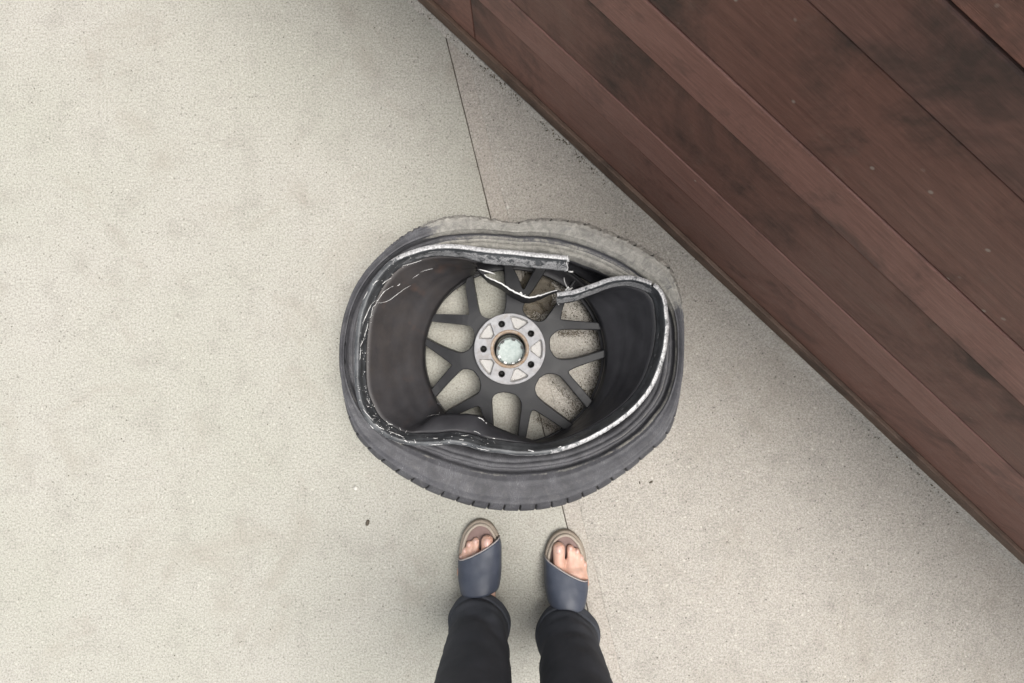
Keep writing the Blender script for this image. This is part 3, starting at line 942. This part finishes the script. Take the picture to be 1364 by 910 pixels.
# --- tyre
def polar(pts, c):
    out = sorted((math.atan2(-(y - c[1]), x - c[0]), math.hypot(x - c[0], y - c[1])) for x, y in pts)
    return out
def rad_at(pl, a_):
    n = len(pl)
    a_ = (a_ + math.pi) % (2 * math.pi) - math.pi
    for i in range(n):
        p1 = pl[i]; p2 = pl[(i + 1) % n]
        x1 = p1[0]; x2 = p2[0]
        aa = a_
        if i == n - 1:
            x2 += 2 * math.pi
            if aa < x1: aa += 2 * math.pi
        if x1 <= aa <= x2 and x2 > x1:
            p0 = pl[(i - 1) % n]; p3 = pl[(i + 2) % n]
            return cr(p0[1], p1[1], p2[1], p3[1], (aa - x1) / (x2 - x1))
    return pl[0][1]
TC = (682.0, 482.0)
OUT = [(455, 470), (458, 430), (468, 395), (484, 365), (505, 341), (535, 315), (562, 300), (585, 290), (610, 286), (635, 286.5), (655, 290), (682, 294.5), (702, 291.5), (722, 289), (745, 290.5), (776, 295), (803, 304),
       (828, 314.5), (850, 325), (875, 340), (892, 353), (903, 378), (910, 420), (911, 465), (908, 510), (901, 552), (890, 580), (861, 608), (820, 640), (780, 663), (740, 676.5), (690, 682),
       (650, 679.5), (600, 667), (560, 650), (520, 625), (490, 600), (472, 577), (461, 545), (456, 510)]
GRV = [(462, 468), (466, 435), (476, 402), (492, 374), (515, 349), (545, 329), (580, 317), (620, 311.5), (680, 312), (720, 314.5), (760, 322), (795, 334), (825, 348), (850, 364), (874, 385), (893, 415), (898, 455), (895, 500),
       (886, 528), (870, 552), (842, 580), (805, 603), (765, 619), (720, 628), (690, 630), (650, 627.5), (610, 618), (570, 604), (530, 586), (497, 560), (474, 527), (464, 497)]
po, pg = polar(OUT, TC), polar(GRV, TC)
NT_ = 1512
HS = 0.186
SIPES = 58
V, scf, slt = [], [], []
def uv(a_):
    return math.cos(a_), math.sin(a_)
rows_t = None
for i in range(NT_):
    a_ = 2 * math.pi * i / NT_
    ro, rg = rad_at(po, a_), rad_at(pg, a_)
    ca, sa_ = uv(a_)
    po_w = P(TC[0] + ro * ca, TC[1] - ro * sa_, HS)
    pg_w = P(TC[0] + rg * ca, TC[1] - rg * sa_, 0.186)
    c0 = P(TC[0], TC[1], HS)
    Ro = (po_w - c0).length
    Rg = min((pg_w - c0).length, Ro - 0.010)
    deg = math.degrees(a_) % 360
    # lower carcass is nearer to round
    Rl = 0.55 * Ro + 0.45 * 0.312
    up = sstep(6, 34, deg) * (1 - sstep(125, 160, deg))        # upper side of the photo, where the tyre sags
    w_ = Ro - Rg
    sec = []   # (r, h, scuff, zone)
    sec += [(Rg - 0.034, 0.128, 0.0), (Rg - 0.031, 0.138, 0.1), (Rg - 0.0290, 0.150, 0.55 * up), (Rg - 0.024, 0.159, 0.7 * up), (Rg - 0.0190, 0.1665, 0.7 * up), (Rg - 0.0165, 0.1650, 0.5 * up),
            (Rg - 0.0150, 0.1690, 0.6 * up), (Rg - 0.0105, 0.1755, 0.62 * up), (Rg - 0.0085, 0.1735, 0.3), (Rg - 0.0072, 0.1750, 0.4 * up), (Rg - 0.0032, 0.1780, 0.35 * up), (Rg - 0.0022, 0.1740, 0.0), (Rg - 0.0008, 0.1740, 0.0),
            (Rg + 0.0002, 0.1850, 0.15 + 0.25 * up), (Rg + 0.0014, 0.1905, 0.30 + 0.45 * up), (Rg + 0.0040, 0.1930, 0.35 + 0.45 * up)]
    for u, hh, s__ in ((0.16, 0.1965, .2), (0.19, 0.1985, .25), (0.22, 0.1980, .2), (0.32, 0.2010, .15), (0.42, 0.2030, .12), (0.52, 0.2040, .12), (0.56, 0.2050, .3), (0.59, 0.2040, .2), (0.66, 0.2035, .2),
                     (0.71, 0.2030, .25), (0.74, 0.2035, .5), (0.77, 0.2010, .3), (0.82, 0.1985, .35), (0.86, 0.1965, .4), (0.90, 0.1935, .5), (0.93, 0.1908, .6), (0.955, 0.1885, .7), (0.975, 0.186, .8), (0.99, 0.182, .85), (1.0, 0.177, .85), (1.004, 0.171, .7), (1.008, 0.164, .5)):
        r_ = Rg + w_ * u
        if u <= 1.0:
            r_ = max(r_, Rg + 0.004 + 0.0006 * len(sec))if False else r_
        sc_ = lerp(0.22 * s__, 0.42 + 0.62 * s__, up)
        sec.append((r_, hh, sc_))
    for hh, rr in ((0.145, 1.0), (0.110, 1.0), (0.075, 1.0), (0.045, 0.995), (0.026, 0.975), (0.012, 0.94), (0.006, 0.88), (0.005, 0.82), (0.010, 0.76)):
        sec.append((lerp(Ro * 1.01, Rl, sstep(0.17, 0.05, hh)) * rr, hh, 0.2))
    rows_t = len(sec)
    # sipes: slanted slots in the shoulder
    ph = (i / NT_) * SIPES
    for q, (r_, h, s__) in enumerate(sec):
        dep = 0.0
        if 27 <= q <= 40:
            sl_ = (q - 27) / 10.0
            d_ = ((ph + 0.20 * sl_ + 0.05 * noise.noise(Vector((math.floor(ph), 0, 0)))) % 1.0) * (2 * math.pi * Ro / SIPES)
            if d_ < 0.0034:
                keep = 1.0 - 0.75 * sstep(92, 100, deg) * (1 - sstep(165, 172, deg))
                dep = 0.0042 * min(1.0, (q - 26) / 3.0) * keep
        wob = 0.0007 * noise.noise(Vector((ca * 9, sa_ * 9, q * 0.15)))
        if up > 0.2 and 26 <= q <= 37:
            wob += up * (0.0024 * noise.noise(Vector((ca * 40, sa_ * 40, q * 0.3))) + 0.0016 * noise.noise(Vector((ca * 110, sa_ * 110, q * 0.5))))
        lt = sstep(105, 125, deg) * (1 - sstep(142, 156, deg))      # chewed shoulder, upper left
        if lt > 0 and 29 <= q <= 37:
            wob -= lt * 0.0035 * max(0, noise.noise(Vector((ca * 60, sa_ * 60, 4.0))) + 0.15)
        c_ = P(TC[0], TC[1], HS)
        hz = h - dep * 0.8 + wob
        # the tyre droops where the rim no longer carries it
        hz -= 0.010 * math.exp(-(((deg - 90 + 180) % 360 - 180) / 16.0) ** 2) * sstep(0.06, 0.19, h)
        V.append((c_.x + (r_ - dep * 0.6 + wob) * ca, c_.y + (r_ - dep * 0.6 + wob) * sa_, max(0.004, hz)))
        lt2 = sstep(116, 128, deg) * (1 - sstep(165, 185, deg))
        s2_ = s__ * (1 - 0.65 * lt2) + (0.10 if deg > 320 or deg < 25 else 0)
        scf.append(s2_)
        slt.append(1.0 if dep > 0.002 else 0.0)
me = mesh('tyre', V, grid_faces(NT_, rows_t, True))
attr(me, 'scuff', scf); attr(me, 'slot', slt)
fix(me)
if sum(p.normal.z * p.area for p in me.polygons if p.center.z > 0.17) < 0: me.flip_normals()
tyre = link('tyre', me, M['tyre'], wheel)
tyre['label'] = 'flat black tyre, its shoulder scuffed grey'
sm = tyre.modifiers.new('thickness', 'SOLIDIFY'); sm.thickness = 0.006; sm.offset = -1.0

# --- gouges, flakes and scratches on the metal
def onto(x, y, lift=0.0006, which=None):
    o_ = Vector((0, 0, CAM_H)); d_ = (P(x, y, 0.0) - o_).normalized()
    best = None
    for bv_ in ((LIP_BVH, BARREL_BVH) if which is None else (which,)):
        hit = bv_.ray_cast(o_, d_)
        if hit[0] is not None and (best is None or hit[3] < best[1]):
            n_ = hit[1]
            if n_.dot(d_) > 0: n_ = -n_
            best = (hit[0] + n_ * lift, hit[3])
    return best[0] if best else None
SCR = [
 ([(503.5, 403.5), (511, 402.5), (519, 399.5), (527, 393.5), (537, 386), (547, 380)], 0.00085),
 ([(502, 401.5), (506, 396), (511, 389), (518, 384), (524, 381)], 0.0010),
 ([(502, 401), (498.5, 401.5), (494, 406), (491, 412), (487, 421), (484, 428), (482.5, 434)], 0.0013),
 ([(502, 402), (500, 406), (496.5, 409), (495, 415), (494, 421), (491, 424)], 0.0010),
 ([(490, 430), (488.5, 437), (486.5, 443), (485, 449)], 0.0015),
 ([(485.5, 451), (482, 456), (479.5, 462)], 0.0020),
 ([(480, 463), (479.5, 472), (479, 480)], 0.0009),
 ([(509, 378.5), (515, 373.5), (521, 370.5)], 0.0016), ([(529, 381), (533, 378)], 0.0014),
 ([(496, 380.5), (500, 376), (504, 372.5)], 0.0012), ([(537, 357), (536.8, 354), (549, 350.5), (562, 346.5)], 0.0008),
 ([(549, 371), (555, 367), (558, 365)], 0.0006), ([(560, 362.5), (568, 359.5), (577, 357.5)], 0.0006),
 ([(569, 554.8), (577, 553.2), (584, 552.4), (585, 549)], 0.0007),
 ([(636.5, 556.5), (641, 558), (645, 561.5)], 0.0016), ([(646.5, 563), (648.3, 564.5)], 0.0015),
 ([(631, 574.5), (636, 576), (640, 578.5)], 0.0010), ([(656, 584), (661, 585)], 0.0014), ([(614, 581), (620, 580.5), (624, 580)], 0.0009),
 ([(657.5, 588), (659.5, 592)], 0.0008), ([(612, 585.5), (618, 586.5)], 0.0010), ([(615, 591), (622, 592)], 0.0012),
 ([(514, 561), (517, 564.5), (523, 566)], 0.0014), ([(496, 553.5), (501, 555)], 0.0012), ([(506, 559), (502, 562.5)], 0.0012),
 ([(500, 565), (505, 569.5), (512, 572.5)], 0.0016), ([(518, 575), (528, 578.5), (538, 583)], 0.0012), ([(540, 577), (542, 573)], 0.0013),
 ([(532, 570), (534, 574)], 0.0012), ([(551, 585), (554, 590)], 0.0014), ([(484, 545), (490, 553), (497, 561)], 0.0011),
 ([(493, 566), (498, 571)], 0.0014), ([(538, 586), (543, 589)], 0.0015), ([(571, 591.5), (580, 592), (590, 591.5)], 0.0010), ([(576, 584), (583, 584.5)], 0.0008),
 ([(635, 596.5), (642, 598.5), (652, 600)], 0.0014), ([(642, 601), (645, 602)], 0.0016), ([(703, 600), (711, 601.5)], 0.0022), ([(743, 596.5), (748, 595)], 0.0014),
 ([(488, 530), (492, 538)], 0.0009), ([(473.5, 427), (480, 408), (490, 388)], 0.0008),
]
for pts, r_ in SCR:
    q = [onto(x + 0.55 * noise.noise(Vector((x * 0.7, y * 0.7, 3))), y + 0.55 * noise.noise(Vector((x * 0.7, y * 0.7, 9)))) for x, y in spline(pts, 6)]
    q = [p for p in q if p is not None]
    if len(q) < 3: continue
    # keep only runs without jumps
    run = [q[0]]
    for p in q[1:]:
        if (p - run[-1]).length < 0.012: run.append(p)
    if len(run) < 3: continue
    sd = random.random() * 50
    ribbon('scratch', run, lambda f, r_=r_, sd=sd: 0.72 * r_ * (0.25 + 0.75 * math.sin(math.pi * f) ** 0.6) * (0.75 + 0.7 * noise.noise(Vector((f * 9, sd, 0)))), M['raw'], barrel, 0.35)
# specks of flaked paint on the lower left lip
rng = random.Random(5)
V, F = [], []
for _ in range(150):
    j = rng.choice([rng.uniform(12.2, 17.5), rng.uniform(13, 22.5), rng.uniform(6.5, 13)])
    s__ = ST[int(j * SUB)]
    d_ = rng.uniform(3, 19) / 1.0
    dx, dy = RC[0] - s__[0], RC[1] - s__[1]; L_ = math.hypot(dx, dy)
    p = onto(s__[0] + dx / L_ * d_, s__[1] + dy / L_ * d_, 0.0005)
    if p is None: continue
    b0 = len(V); r_ = rng.uniform(0.0004, 0.0012)
    n_ = rng.choice((4, 5)); a0 = rng.random() * 6
    V += [p + Vector((r_ * rng.uniform(0.5, 1.3) * math.cos(a0 + 6.28 * k_ / n_), r_ * rng.uniform(0.5, 1.3) * math.sin(a0 + 6.28 * k_ / n_), 0)) for k_ in range(n_)]
    V.append(p + Vector((0, 0, 0.0005)))
    F += [(b0 + k_, b0 + (k_ + 1) % n_, b0 + n_) for k_ in range(n_)]
fl = link('paint_flakes', mesh('flakes', V, F), M['raw'], barrel, False)
tag(fl, kind='stuff')

# ------------------------------------------------------------------ dirt, grit, stones
def pebble_mesh(name, r_, sx, sy, sz, seed, sub=2):
    bm = bmesh.new()
    bmesh.ops.create_icosphere(bm, subdivisions=sub, radius=1.0)
    for v in bm.verts:
        k_ = 1 + 0.30 * noise.noise(v.co * 1.3 + Vector((seed, 0, 0))) + 0.12 * noise.noise(v.co * 3 + Vector((0, seed, 0)))
        v.co = Vector((v.co.x * sx * k_, v.co.y * sy * k_, v.co.z * sz * k_)) * r_
    me = bpy.data.meshes.new(name); bm.to_mesh(me); bm.free()
    return me
def pebble(name, x, y, r_, sx, sy, sz, mat, seed, label, cat, rot=0.0, group=None):
    me = pebble_mesh(name, r_, sx, sy, sz, seed)
    o = bpy.data.objects.new(name, me); COL.objects.link(o); me.materials.append(mat)
    for p in me.polygons: p.use_smooth = True
    q = P(x, y, 0)
    o.location = (q.x, q.y, r_ * sz * 0.7); o.rotation_euler = (0, 0, rot)
    tag(o, label, cat, group)
    return o
pebble('dirt_clod', 490, 696, 0.0075, 0.55, 1.0, 0.6, M['dstone'], 3.1, 'small dark clod of dirt lying on the smooth slab near the lower left', 'dirt', -0.3)
pebble('pebble', 474, 650, 0.0055, 1.0, 0.8, 0.6, M['stone'], 8.1, 'small white pebble beside the lower left edge of the tyre', 'pebble')
pebble('pebble', 676.5, 276.5, 0.0042, 0.9, 1.1, 0.6, M['stone'], 2.2, 'small pale pebble on the joint strip above the tyre', 'pebble')
pebble('pebble', 821, 667, 0.0032, 1.0, 0.8, 0.6, M['stone'], 5.2, 'tiny pale pebble on the rough slab below the tyre', 'pebble')
pebble('dirt_clod', 867, 642, 0.0034, 1.5, 0.7, 0.6, M['dstone'], 6.2, 'tiny dark crumb of dirt right of the tyre, on rough slab', 'dirt', 0.5)
pebble('dirt_clod', 852, 643, 0.0026, 0.6, 1.5, 0.6, M['dstone'], 7.2, 'dark sliver of dirt on rough slab, left of a crumb', 'dirt', 0.2)

def scatter(name, pts, mat, label, parent=None, kind='stuff', cat=None):
    V, F = [], []
    for (p, r_, seed) in pts:
        rg_ = random.Random(seed)
        b0 = len(V)
        sq = rg_.uniform(0.45, 0.8)
        base = [(1, 0, 0), (-1, 0, 0), (0, 1, 0), (0, -1, 0), (0, 0, 1), (0, 0, -1)]
        a0 = rg_.random() * 6.28
        for bx, by, bz in base:
            k_ = r_ * rg_.uniform(0.7, 1.35)
            V.append((p[0] + k_ * (bx * math.cos(a0) - by * math.sin(a0)), p[1] + k_ * (bx * math.sin(a0) + by * math.cos(a0)), p[2] + k_ * sq * bz))
        for f in ((0, 2, 4), (2, 1, 4), (1, 3, 4), (3, 0, 4), (2, 0, 5), (1, 2, 5), (3, 1, 5), (0, 3, 5)):
            F.append(tuple(b0 + q for q in f))
    o = link(name, mesh(name, V, F), mat, parent, True)
    tag(o, label, cat, None, kind)
    return o
rng = random.Random(11)
pts = []
# crescent of grit under the right-hand rim, seen between the spokes
for _ in range(3000):
    a_ = R(rng.uniform(-52, 72))
    r_ = 128 - abs(rng.gauss(0, 15)) - 6 * rng.random()
    x, y = 690 + r_ * math.cos(a_), 474 - r_ * math.sin(a_)
    p = P(x, y, 0)
    pts.append(((p.x, p.y, 0.0015), rng.uniform(0.0005, 0.0016), rng.random()))
for _ in range(1200):   # under the top of the R5 / T4 holes and along the right top hole
    (ax, ay), (bx, by) = rng.choice([((735, 503), (775, 548)), ((715, 555), (748, 575)), ((745, 441), (800, 441)), ((745, 443), (775, 442)), ((730, 395), (755, 420))])
    u = rng.random()
    p = P(lerp(ax, bx, u) + rng.gauss(-1, 2.2), lerp(ay, by, u) + rng.gauss(2, 2.4), 0)
    pts.append(((p.x, p.y, 0.0012), rng.uniform(0.0004, 0.0013), rng.random()))
for _ in range(2000):   # trodden dirt in the upper hole
    p = P(rng.gauss(716, 12), rng.gauss(398, 16), 0)
    pts.append(((p.x, p.y, 0.0015), rng.uniform(0.0005, 0.0020), rng.random()))
o = scatter('grit', pts, M['grit'], 'dark grit and soil on the concrete under the spokes', cat='grit')
pts = []
for _ in range(2600):   # crumbs along the foot of the wall
    u = rng.uniform(-0.9, 1.3)
    dens = 0.5 + 0.8 * noise.noise(Vector((u * 9, 3, 1)))
    if rng.random() > dens * (1.3 if -0.05 < u < 0.18 else 0.55): continue
    p = WA + wd * u + wn * (-0.0065 - abs(rng.gauss(0, 0.006)))
    pts.append(((p.x, p.y, 0.002 + rng.random() * 0.004), rng.uniform(0.0006, 0.0024), rng.random()))
scatter('crumbs', pts, M['grit'], 'dirt crumbs along the foot of the board wall', cat='crumbs')
pts = []
for _ in range(900):    # loose sand grains over the slabs
    p = P(rng.uniform(-40, 1400), rng.uniform(-40, 950), 0)
    if (Vector((p.x, p.y, 0)) - WA).dot(wn) > -0.02: continue
    pts.append(((p.x, p.y, 0.0010), rng.choice((0.0004, 0.0006, 0.0009, 0.0014)) * rng.uniform(0.7, 1.2), rng.random()))
scatter('sand', pts, M['dstone'], 'scattered dark sand grains on the concrete', cat='sand')
# muck in the hole under the torn edge
V, F = [], []
n_ = 26
for i in range(n_):
    for j in range(n_):
        x = lerp(690, 744, i / (n_ - 1)); y = lerp(352, 426, j / (n_ - 1))
        p = P(x, y, 0)
        ed = min(i, j, n_ - 1 - i, n_ - 1 - j) / 6.0
        V.append((p.x, p.y, -0.002 + 0.0045 * min(1, ed) + 0.003 * noise.noise(Vector((x * 0.12, y * 0.12, 0)))))
mk = link('muck', mesh('muck', V, grid_faces(n_, n_)), M['muck'])
tag(mk, 'brown muck caked on the concrete under the torn rim', 'muck', None, 'stuff')
# twig in the lower hole
tw_ = ribbon('twig', [P(x, y, 0.004) for x, y in spline([(723.5, 569), (724, 574), (726, 580), (727.5, 586)], 4)], lambda f: 0.0010 - 0.0005 * f, M['twig'], None)
tag(tw_, 'thin dark twig on the ground between two spokes', 'twig')

# ------------------------------------------------------------------ the person's feet
# local foot frame: origin at the sandal tip, +y forward, m = +1 when the inner side is +x
TIPL, TIPR = P(640.5, 693.5, 0.02), P(752.5, 707.5, 0.02)
person_loc = Vector(((TIPL.x + TIPR.x) / 2, TIPL.y - 0.19, 0))
person = root('person', person_loc, 'person in dark trousers and open-toed sandals, toes pointing at the wheel', 'person')
balls = []
def cap(a_, b_, ra, rb, n=None):
    a_, b_ = Vector(a_), Vector(b_)
    n = n or max(2, int((b_ - a_).length / (0.28 * min(ra, rb))) + 1)
    for i in range(n + 1):
        u = i / n
        balls.append((a_.lerp(b_, u), lerp(ra, rb, u)))
FB = 0.020      # footbed height
feet = ((TIPL, 1, 0.0, 0.0), (TIPR, -1, 0.008, R(0)))
nails = []
for tip, m, adv, rz in feet:
    def W(x, y, z, tip=tip, m=m):
        return (tip.x + m * x, tip.y + y, z)
    ya = adv
    # toes: x (inner +), front y, radius, knuckle y
    toes = [(0.0150, -0.027, 0.0150, -0.075), (-0.0110, -0.0345, 0.0085, -0.078), (-0.0255, -0.0425, 0.0078, -0.082), (-0.0355, -0.0570, 0.0074, -0.090), (-0.0425, -0.0720, 0.0070, -0.098)]
    for j, (x, yf, r_, yk) in enumerate(toes):
        yf += ya
        cap(W(x, yf - r_, FB + r_ * 0.80), W(x * 0.99, yf - 3.0 * r_, FB + r_ * 1.10), r_ * 0.97, r_ * 0.92)
        cap(W(x * 0.99, yf - 3.0 * r_, FB + r_ * 1.10), W(x * 0.93, yk - 0.012, FB + 0.016), r_ * 0.92, 0.0135)
        nails.append((W(x, yf - r_ * 0.95, FB + r_ * 1.62), r_))
    # ball, instep, heel
    for x0 in (0.020, 0.006, -0.008, -0.019, -0.026):
        cap(W(x0, -0.090, FB + 0.017), W(x0 * 0.55 + 0.002, -0.150, FB + 0.026), 0.0165, 0.022)
        cap(W(x0 * 0.55 + 0.002, -0.150, FB + 0.026), W(x0 * 0.15, -0.205, FB + 0.048), 0.022, 0.031)
    cap(W(0, -0.195, FB + 0.045), W(0, -0.235, FB + 0.030), 0.034, 0.031)
    cap(W(0, -0.205, FB + 0.055), W(0, -0.210, 0.16), 0.037, 0.036)
    cap(W(0, -0.210, 0.16), W(0, -0.225, 0.34), 0.036, 0.054)
    cap(W(0, -0.225, 0.34), W(0.004, -0.205, 0.50), 0.054, 0.056)
    cap(W(0.004, -0.205, 0.50), W(0.0, -0.215, 0.88), 0.056, 0.085)
cap((person_loc.x - 0.07, person_loc.y - 0.03, 0.92), (person_loc.x + 0.07, person_loc.y - 0.03, 0.92), 0.11, 0.11)
bm = bmesh.new()
for c_, r_ in balls:
    bmesh.ops.create_icosphere(bm, subdivisions=2, radius=r_, matrix=Matrix.Translation(c_))
me = bpy.data.meshes.new('body'); bm.to_mesh(me); bm.free()
body = link('body', me, M['skin'], person)
rm = body.modifiers.new('skin_surface', 'REMESH'); rm.mode = 'VOXEL'; rm.voxel_size = 0.0028; rm.use_smooth_shade = True
sm = body.modifiers.new('relax', 'SMOOTH'); sm.factor = 0.5; sm.iterations = 5
for (p, r_) in nails:
    bm = bmesh.new()
    bmesh.ops.create_uvsphere(bm, u_segments=14, v_segments=8, radius=1.0)
    for v in bm.verts:
        v.co = Vector((v.co.x * r_ * 0.60, v.co.y * r_ * 0.62, v.co.z * r_ * 0.26 - 0.30 * r_ * (v.co.x ** 2)))
        v.co.z -= 0.35 * v.co.y if False else 0.0
    me = bpy.data.meshes.new('toenail'); bm.to_mesh(me); bm.free()
    me.transform(Matrix.Translation(p) @ Matrix.Rotation(R(-16), 4, 'X'))
    link('toenail', me, M['nail'], body)
# sandals
def outline(tip, m, inset=0.0, n=64):
    ctl = [(0.0, 0.0), (0.024, -0.010), (0.0405, -0.038), (0.046, -0.075), (0.041, -0.120), (0.033, -0.165), (0.033, -0.215), (0.028, -0.252), (0.0, -0.268),
           (-0.028, -0.250), (-0.036, -0.212), (-0.044, -0.160), (-0.050, -0.110), (-0.0490, -0.070), (-0.0405, -0.032), (-0.022, -0.008)]
    c2 = ctl + [ctl[0]]
    m_ = len(ctl)
    out = []
    for i in range(m_):
        q = [ctl[(i - 1) % m_], ctl[i], ctl[(i + 1) % m_], ctl[(i + 2) % m_]]
        for k_ in range(5):
            t_ = k_ / 5
            out.append((cr(q[0][0], q[1][0], q[2][0], q[3][0], t_), cr(q[0][1], q[1][1], q[2][1], q[3][1], t_)))
    res = []
    N = len(out)
    for i in range(N):
        a_, b_ = out[i - 1], out[(i + 1) % N]
        dx, dy = b_[0] - a_[0], b_[1] - a_[1]; L_ = math.hypot(dx, dy) or 1
        nx, ny = dy / L_, -dx / L_        # inward/outward sign fixed by the clockwise control order
        res.append((tip.x + m * (out[i][0] + nx * inset), tip.y + out[i][1] + ny * inset))
    return res
for (tip, m, adv, rz), lab in zip(feet, ('left', 'right')):
    # profile of the moulded sole, from the ground up over the raised rim and down to the footbed
    prof = [(0.002, 0.0), (0.0, 0.004), (-0.0005, 0.016), (0.0005, 0.0185), (0.0025, 0.0195), (0.0045, 0.0195), (0.0050, 0.0235), (0.0062, 0.0262), (0.0085, 0.0268), (0.0105, 0.0255), (0.0118, 0.0215)]
    rings = [outline(tip, m, d) for d, z in prof]
    N = len(rings[0])
    def shell(a_, b_, close_last):
        V = []
        for i in range(N):
            for q in range(a_, b_):
                V.append((rings[q][i][0], rings[q][i][1], prof[q][1]))
        F = grid_faces(N, b_ - a_, True)
        if close_last:
            F.append(tuple(i * (b_ - a_) for i in range(N)))
        return fix(mesh('shell', V, F))
    sole = link('sandal', shell(0, 6, True), M['sole'], person)
    sole['label'] = 'open-toed taupe sandal with navy strap'
    link('raised_rim', shell(5, 11, False), M['welt'], sole)
    bed = outline(tip, m, 0.0112)
    link('footbed', prism(bed, 0.0205, 0.012), M['bed'], sole, False)
    # strap over the instep; its front edge runs further forward on the inner side
    V = []
    nu, nv = 20, 25
    for i in range(nu):
        u = i / (nu - 1)
        for j in range(nv):
            v = j / (nv - 1)
            th = math.pi * v
            xs = math.cos(th)                     # +1 inner side
            sft = adv * 0.5 - (0.024 if m < 0 else 0)
            yf = lerp(-0.082, -0.036, (xs + 1) / 2) + sft
            yb = lerp(-0.146, -0.136, (xs + 1) / 2) + sft * 0.4
            y = lerp(yf, yb, u)
            half = 0.0450 if xs > 0 else 0.0490
            half -= 0.009 * sstep(-0.11, -0.17, y) + 0.0035 * sstep(-0.06, -0.035, y)
            top = 0.036 + 0.040 * sstep(-0.035, -0.155, y)
            z = 0.014 + top * (abs(math.sin(th)) ** 0.55) + 0.0012 * noise.noise(Vector((xs * 4, y * 60, m)))
            V.append((tip.x + m * (xs * half), tip.y + y, z))
    st = link('strap', fix(mesh('strap', V, grid_faces(nu, nv))), M['strap'], sole)
    sm = st.modifiers.new('thickness', 'SOLIDIFY'); sm.thickness = 0.003; sm.offset = 0
    ribbon('strap_piping', [Vector(V[j]) + Vector((0, 0.0006, 0.0006)) for j in range(nv)], 0.0017, M['piping'], sole, 1.0)
# trousers
V, F = [], []
nr = 72
for tip, m, adv, rz in feet:
    b0 = len(V)
    levels = [(0.060, 0.067, -0.208), (0.064, 0.0705, -0.208), (0.078, 0.0705, -0.210), (0.083, 0.0675, -0.211), (0.10, 0.068, -0.212), (0.13, 0.066, -0.214), (0.20, 0.070, -0.218), (0.32, 0.078, -0.222), (0.45, 0.080, -0.212), (0.60, 0.088, -0.212), (0.75, 0.098, -0.215), (0.90, 0.108, -0.218)]
    L2 = spline(levels, 9)
    for (z, r_, y) in L2:
        for k_ in range(nr):
            a_ = 2 * math.pi * k_ / nr
            rr = r_ * (1 + 0.05 * noise.noise(Vector((math.cos(a_) * 1.6, math.sin(a_) * 1.6, z * 14 + tip.x * 9))) + 0.05 * math.sin(2 * a_ + z * 62 + tip.x * 30) * sstep(0.34, 0.10, z) * (0.4 + abs(noise.noise(Vector((a_, z * 9, 2))))) + 0.05 * noise.noise(Vector((math.cos(a_) * 1.2 + tip.x * 20, math.sin(a_) * 1.2, z * 42))) * sstep(0.5, 0.1, z))
            V.append((tip.x + rr * math.cos(a_) * 0.92, tip.y + y + rr * math.sin(a_), z + 0.006 * math.sin(a_ + 1)))
    n2 = len(L2)
    for i in range(n2 - 1):
        for k_ in range(nr):
            k2 = (k_ + 1) % nr
            F.append((b0 + i * nr + k_, b0 + i * nr + k2, b0 + (i + 1) * nr + k2, b0 + (i + 1) * nr + k_))
b0 = len(V)      # seat of the trousers
for (z, rx, ry) in [(0.84, 0.16, 0.10), (0.90, 0.19, 0.125), (0.97, 0.19, 0.13), (1.03, 0.175, 0.12)]:
    for k_ in range(nr):
        a_ = 2 * math.pi * k_ / nr
        V.append((person_loc.x + rx * math.cos(a_), person_loc.y - 0.028 + ry * math.sin(a_), z))
for i in range(3):
    for k_ in range(nr):
        k2 = (k_ + 1) % nr
        F.append((b0 + i * nr + k_, b0 + i * nr + k2, b0 + (i + 1) * nr + k2, b0 + (i + 1) * nr + k_))
F.append(tuple(b0 + 3 * nr + k_ for k_ in range(nr)))
F.append(tuple(b0 + k_ for k_ in range(nr)))
tr = link('trousers', fix(mesh('trousers', V, F)), M['cloth'], person)
sm = tr.modifiers.new('thickness', 'SOLIDIFY'); sm.thickness = 0.0025; sm.offset = 0
